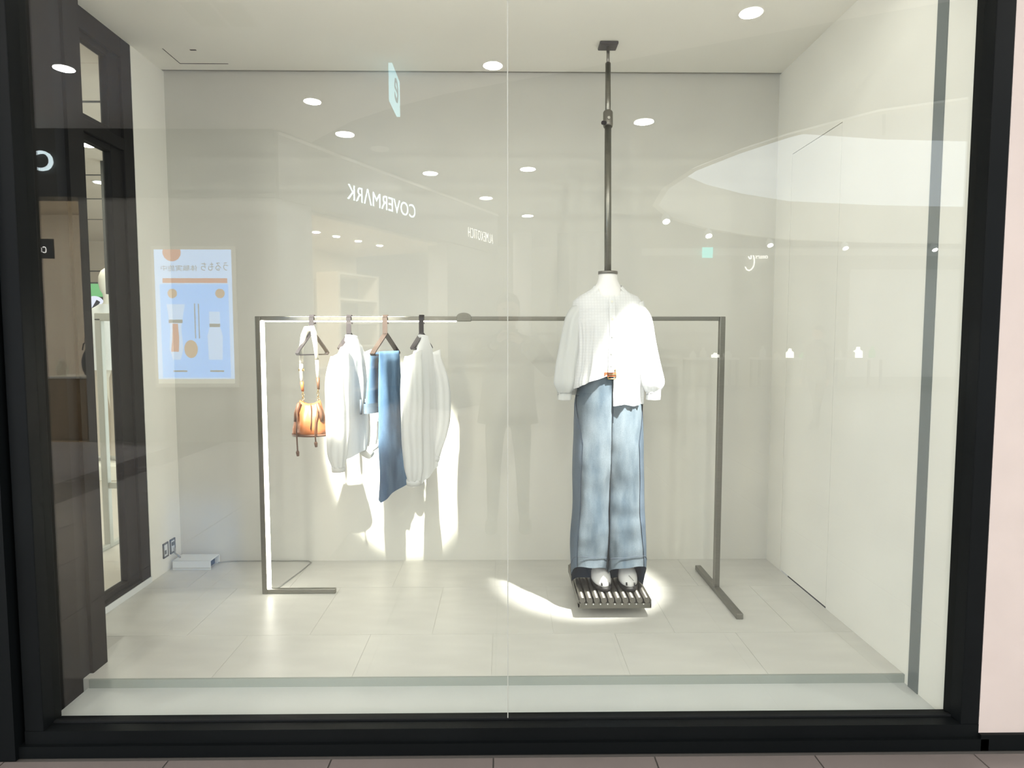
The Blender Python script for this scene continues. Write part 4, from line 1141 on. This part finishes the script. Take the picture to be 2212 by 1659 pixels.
# far side of the atrium: wall, band, shop with script sign, lamps, displays
m_far = M('far_wall_grey', (0.36, 0.35, 0.31), 0.8, noise_amt=0.04, scale=1)
m_farw = M('far_white', (0.75, 0.73, 0.68), 0.8)
YF = Y(21.5)
struct(MB().box(-8.0, 18.0, YF - .2, YF, 0, 4.7).build('wall_far', m_far), 'grey far wall across the atrium', 'wall')
struct(MB().box(4.6, 17.5, YF, YF + .12, 4.36, 4.58).build('trim_9', m_farw), 'pale band above the far shop fronts', 'trim')
struct(MB().box(11.6, 17.5, YF, YF + .10, 0.3, 3.9).build('wall_farwhite', m_farw), 'white far shop wall at the right', 'wall')
for x, w, m_, lb in ((.55, .55, m_mceil, 'pale round column behind the reflected photographer'), (1.75, .35, m_mceil2, 'slim dark column behind the reflected photographer'), (2.6, .9, m_mceil, 'wide pale column behind the pole')):
    d0 = 19.0
    o = MB().tube([(x, Y(d0), 0), (x, Y(d0), 4.66)], w / 2, 28).build('concourse_column', m_); tag(o, lb, 'column', 'columns in the concourse')
so = thing('script_sign', 'white script lettering of a far shop mirrored at the right', 'sign', (8.3, YF + .05, 4.2))
sinv = Matrix.Translation(-so.location)
cp_ = [(.06, .20), (-.01, .10), (-.06, .17), (-.02, .33), (.08, .36), (.0, .40), (-.12, .30), (-.19, .05), (-.16, -.22), (-.02, -.37), (.12, -.34), (.20, -.18)]
pts = []
for j in range(len(cp_) - 1):
    for f in (0, .33, .66):
        q0, q1, q2, q3 = cp_[max(j - 1, 0)], cp_[j], cp_[j + 1], cp_[min(j + 2, len(cp_) - 1)]
        pts.append(tuple(.5 * (2 * q1[c] + (q2[c] - q0[c]) * f + (2 * q0[c] - 5 * q1[c] + 4 * q2[c] - q3[c]) * f * f + (3 * q1[c] - q0[c] - 3 * q2[c] + q3[c]) * f ** 3) for c in (0, 1)))
t = MB().tube([(8.22 - u * .8, YF + .06, 4.17 + v * .8) for u, v in pts], .022, 8).build('script_letter', m_signw); t.parent = so; t.matrix_parent_inverse = sinv
t = text_mesh('lettering', 'dears', .2, m_signw, .01, None, frame_matrix((8.62, YF + .06, 4.33), (-1, 0, 0)), fit=(.42, .14)); t.parent = so; t.matrix_parent_inverse = sinv
o = thing('exit_sign', 'small lit turquoise exit sign far behind, mirrored right of the pole', 'sign', (6.72, Y(21.2), 4.42))
MB().box(-.17, .17, -.03, .03, -.17, .17).build('light_box', emit_mat('exit_turquoise', (.06, .85, .80), 5.5), o)
MB().box(-.02, .02, -.02, .02, .17, .24).build('hanger_rod', m_box, o)
rimpts = [(3.9, 15.6), (5.6, 17.7), (8.0, 19.4), (10.6, 20.0), (13.6, 20.3)]
for i, (x, d) in enumerate(rimpts):
    o = thing('rim_spotlight', ['leftmost', 'second', 'third', 'fourth', 'rightmost'][i] + ' reflected spotlight on the atrium rim', 'lamp', (x, Y(d), 4.60), 0, 'spotlights on the atrium rim')
    MB().tube([(0, 0, 0), (0, 0, -.10)], .05, 12).build('arm', m_box, o)
    MB().tube([(0, .03, -.10), (0, .12, -.22)], .10, 16).build('head', m_box, o)
    MB().tube([(0, .121, -.22), (0, .126, -.227)], .085, 16).build('lens', m_bulb, o)
# display tables of the far shop with goods
random.seed(3)
for i, (x, w) in enumerate(((6.6, 1.6), (8.9, 1.8), (11.2, 1.5))):
    o = thing('display_table', ['far display table nearest the rack post in the reflection', 'middle far display table in the reflection', 'far display table next to the walking person in the reflection'][i], 'table', (x, YF + 1.2, 0), 0, 'display tables across the atrium')
    MB().box(-w / 2, w / 2, -.4, .4, .92, .98).build('table_top', m_farw, o)
    for sx in (-1, 1):
        for sy in (-1, 1): MB().box(sx * (w / 2 - .05) - .03, sx * (w / 2 - .05) + .03, sy * .33 - .03, sy * .33 + .03, 0, .92).build('leg', m_mceil2, o)
    for k in range(4):
        b_ = MB(); hh = random.uniform(.15, .42); ww = random.uniform(.06, .14)
        b_.loft([ell(0, 0, z, a, a, 14) for z, a in ((0, ww), (hh * .6, ww), (hh * .75, ww * .45), (hh, ww * .4))])
        p = b_.build('goods_bottle', [m_farw, m_cream, m_signw, M('goods_green', (.25, .7, .3), .5)][k if i else (k % 3)]); p.location = (x - w / 2 + .25 + k * (w - .5) / 3, YF + 1.2 + random.uniform(-.2, .2), .98)  # one bottle per table glows, its brightness put into an emissive colour
        tag(p, ['white', 'cream', 'glowing white', 'green'][k if i else (k % 3)] + ' bottle, ' + ['first', 'second', 'third', 'fourth'][k] + ' from the left on the ' + ['leftmost', 'middle', 'rightmost'][i] + ' far display table', 'bottle', 'goods on the far tables')


# ================================================================== PEOPLE
m_skin = M('skin', (0.50, 0.33, 0.25), 0.6); m_coat = M('dark_coat', (0.045, 0.042, 0.04), 0.8); m_trs = M('dark_trousers', (0.05, 0.047, 0.043), 0.8)
m_hair = M('black_hair', (0.015, 0.012, 0.011), 0.6); m_coat2 = M('grey_coat', (0.20, 0.19, 0.18), 0.8)


def skin_mesh(name, verts, edges, radii, mat, parent, sub=2, root=0):
    me = bpy.data.meshes.new(name); me.from_pydata(verts, edges, []); me.materials.append(mat)
    o = bpy.data.objects.new(name, me); C.objects.link(o); o.parent = parent
    sk = o.modifiers.new('skin', 'SKIN'); sk.use_smooth_shade = True
    for i, r in enumerate(radii):
        r = r if isinstance(r, tuple) else (r, r)
        me.skin_vertices[0].data[i].radius = r
        me.skin_vertices[0].data[i].use_root = (i == root)
    ss = o.modifiers.new('sub', 'SUBSURF'); ss.levels = sub; ss.render_levels = sub
    return o


def person(label, loc, rz, hands, elbows, coat, trs, step=0.0, h=1.0):
    """local frame: facing +y; hands/elbows = (left, right) positions (left is -x)"""
    p = thing('person', label, 'person', loc, rz); p.scale = (h, h, h)
    V = [(0, 0, .95), (0, -.01, 1.12), (0, 0, 1.30), (0, -.01, 1.44), (0, 0, 1.52), (0, .015, 1.60)]
    Rr = [(.13, .10), (.13, .10), (.15, .11), (.12, .085), (.055, .055), (.06, .06)]
    E = [(0, 1), (1, 2), (2, 3), (3, 4), (4, 5)]
    for i, sx in enumerate((-1, 1)):
        n0 = len(V)
        V += [(sx * .10, 0, .86), (sx * .11, step * sx * .15, .50), (sx * .12, -.03 + step * sx * .26, .10), (sx * .13, .10 + step * sx * .26, .045)]
        Rr += [.090, .062, .045, (.045, .035)]
        E += [(0, n0), (n0, n0 + 1), (n0 + 1, n0 + 2), (n0 + 2, n0 + 3)]
        n0 = len(V)
        V += [(sx * .17, 0, 1.42), elbows[i], hands[i]]
        Rr += [.058, .042, .030]
        E += [(3, n0), (n0, n0 + 1), (n0 + 1, n0 + 2)]
    skin_mesh('body', V, E, Rr, trs, p)
    # head with face
    rs = [ell(0, .02 + dy, z, a, b, 28) for z, a, b, dy in ((1.555, .045, .05, .0), (1.575, .062, .075, .01), (1.60, .070, .088, .008), (1.65, .077, .098, .0), (1.70, .080, .102, -.004), (1.745, .070, .090, -.008), (1.775, .045, .06, -.01), (1.787, .015, .02, -.01))]
    hd = MB().loft(rs).build('head', m_skin, p)
    MB().loft([ell(0, .118, z, a, b, 12) for z, a, b in ((1.625, .016, .010), (1.635, .017, .018), (1.66, .010, .012), (1.68, .007, .006))]).build('nose', m_skin, hd)
    for sx in (-1, 1):
        MB().loft([ell(sx * .03, .108, z, a, .008, 12) for z, a in ((1.668, .008), (1.675, .014), (1.682, .008))]).build('eye', m_hair, hd)
        MB().loft([ell(sx * .080, .01, z, .010, b, 12) for z, b in ((1.63, .012), (1.66, .022), (1.685, .018))]).build('ear', m_skin, hd)
    MB().loft([ell(0, .108, z, a, .008, 12) for z, a in ((1.595, .016), (1.600, .024), (1.606, .016))]).build('mouth', M('lips', (.40, .20, .17), .6), hd)
    hr = []
    for z, a, b, dy in ((1.62, .079, .07, -.035), (1.68, .086, .088, -.025), (1.73, .086, .100, -.012), (1.775, .066, .082, -.008), (1.80, .03, .04, -.01)):
        hr.append(ell(0, .02 + dy, z, a, b, 28))
    MB().loft(hr).build('hair', m_hair, p)
    # coat
    ct = []
    for z, a, b in ((.82, .235, .17), (.95, .215, .16), (1.10, .195, .145), (1.28, .20, .145), (1.40, .195, .13), (1.46, .13, .10), (1.50, .075, .075), (1.53, .072, .072)):
        ct.append(ell(0, 0, z, a, b, 40, f=lambda t, z=z: 1 + .015 * math.sin(7 * t + z * 5)))
    MB().loft(ct, False, False).build('coat', coat, p)
    for i, sx in enumerate((-1, 1)):
        e = Vector(elbows[i]); hnd = Vector(hands[i]); sh = Vector((sx * .17, 0, 1.42))
        w_ = e + (hnd - e) * .86
        MB().tube([sh, sh + (e - sh) * .5, e, e + (w_ - e) * .5, w_], [.082, .076, .066, .058, .048], 16).build('coat_sleeve', coat, p)
        # hand: palm, four fingers, thumb
        d_ = (hnd - e).normalized(); sd = Vector((1, 0, 0)) * -sx
        HV = [tuple(hnd), tuple(hnd + d_ * .05)]; HE = [(0, 1)]; HR = [.026, .030]
        for q in range(4):
            b0 = hnd + d_ * .075 + Vector((0, 0, 1)) * (.024 - q * .016); n0 = len(HV)
            HV += [tuple(b0), tuple(b0 + d_ * .022 + sd * .012), tuple(b0 + d_ * .030 + sd * .034)]; HR += [.010, .009, .008]
            HE += [(1, n0), (n0, n0 + 1), (n0 + 1, n0 + 2)]
        n0 = len(HV); HV += [tuple(hnd + d_ * .025 + Vector((0, -.02, .022)) + sd * .012), tuple(hnd + d_ * .05 + Vector((0, -.025, .03)) + sd * .03)]; HR += [.011, .009]
        HE += [(0, n0), (n0, n0 + 1)]
        skin_mesh('hand', HV, HE, HR, m_skin, p, 1)
    for sx in (-1, 1):
        rs = [ell(sx * .13, .05 + step * sx * .26, z, a, b, 20) for z, a, b in ((0, .048, .135), (.03, .050, .138), (.06, .044, .115), (.09, .036, .07))]
        MB().loft(rs).build('shoe', m_hair, p)
    return p


HS = 1.07
person('photographer in dark coat raising a phone, mirrored at the glass joint', (.035, -.455, 0), 0,
       ((-.085, .36, 1.43), (.10, .36, 1.42)), ((-.26, .10, 1.22), (.30, .13, 1.24)), m_coat, m_trs, 0, HS)
ph = thing('phone', 'black phone held up by the mirrored photographer', 'phone', (0, -.035, 1.55))
bevel(MB().box(-.082, .082, -.005, .004, -.04, .04).build('phone_body', m_black, ph), .003)
for x, z in ((.06, .02), (.06, -.005), (.04, .02)): MB().tube([(x, .004, z), (x, .007, z)], .008, 14).build('lens_ring', m_steel2, ph)
person('person in grey coat walking past, faintly mirrored at the right', (5.55, Y(11.2), 0), math.radians(60),
       ((-.24, .10, .86), (.24, .05, .86)), ((-.24, -.02, 1.14), (.24, -.02, 1.14)), m_coat2, m_trs, 0.8, 1.0)

# spotlight housings
for (loc, tgt), lab, zc_ in ((SPOT_A, 'black spotlight aimed at the hanging clothes', 4.63), (SPOT_B, 'black spotlight aimed at the mannequin', ZC)):
    o = thing('spotlight', lab, 'spotlight', (loc[0], loc[1], zc_), 0, 'spotlights above the shop window')
    dv = (Vector(tgt) - Vector(loc)).normalized(); c0 = Vector(loc) - Vector((loc[0], loc[1], zc_))
    MB().tube([(0, 0, 0), c0 - dv * .10], .012, 10).build('arm', m_black, o)
    hm = MB(); hm.loft([[c0 + dv * a + (Vector((1, 0, 0)) * math.cos(2 * PI * k / 20) + dv.cross(Vector((1, 0, 0))).normalized() * math.sin(2 * PI * k / 20)) * r for k in range(20)] for a, r in ((-.16, .02), (-.155, .04), (-.05, .045), (.0, .05), (.03, .055))], True, False)
    hm.build('housing', m_black, o)
o = thing('added_wash_lamp', 'unseen white linear lamp added at the head of the display window', 'lamp', (-.1, 2.50, ZC))  # body for the added lamp, out of view
bevel(MB().box(-1.62, 1.62, -.012, .012, -.235, -.215).build('lamp_body', m_box, o), .004)
for x in (-1.4, 1.4): MB().tube([(x, 0, -.22), (x, 0, 0)], .006, 8).build('drop_rod', m_box, o)
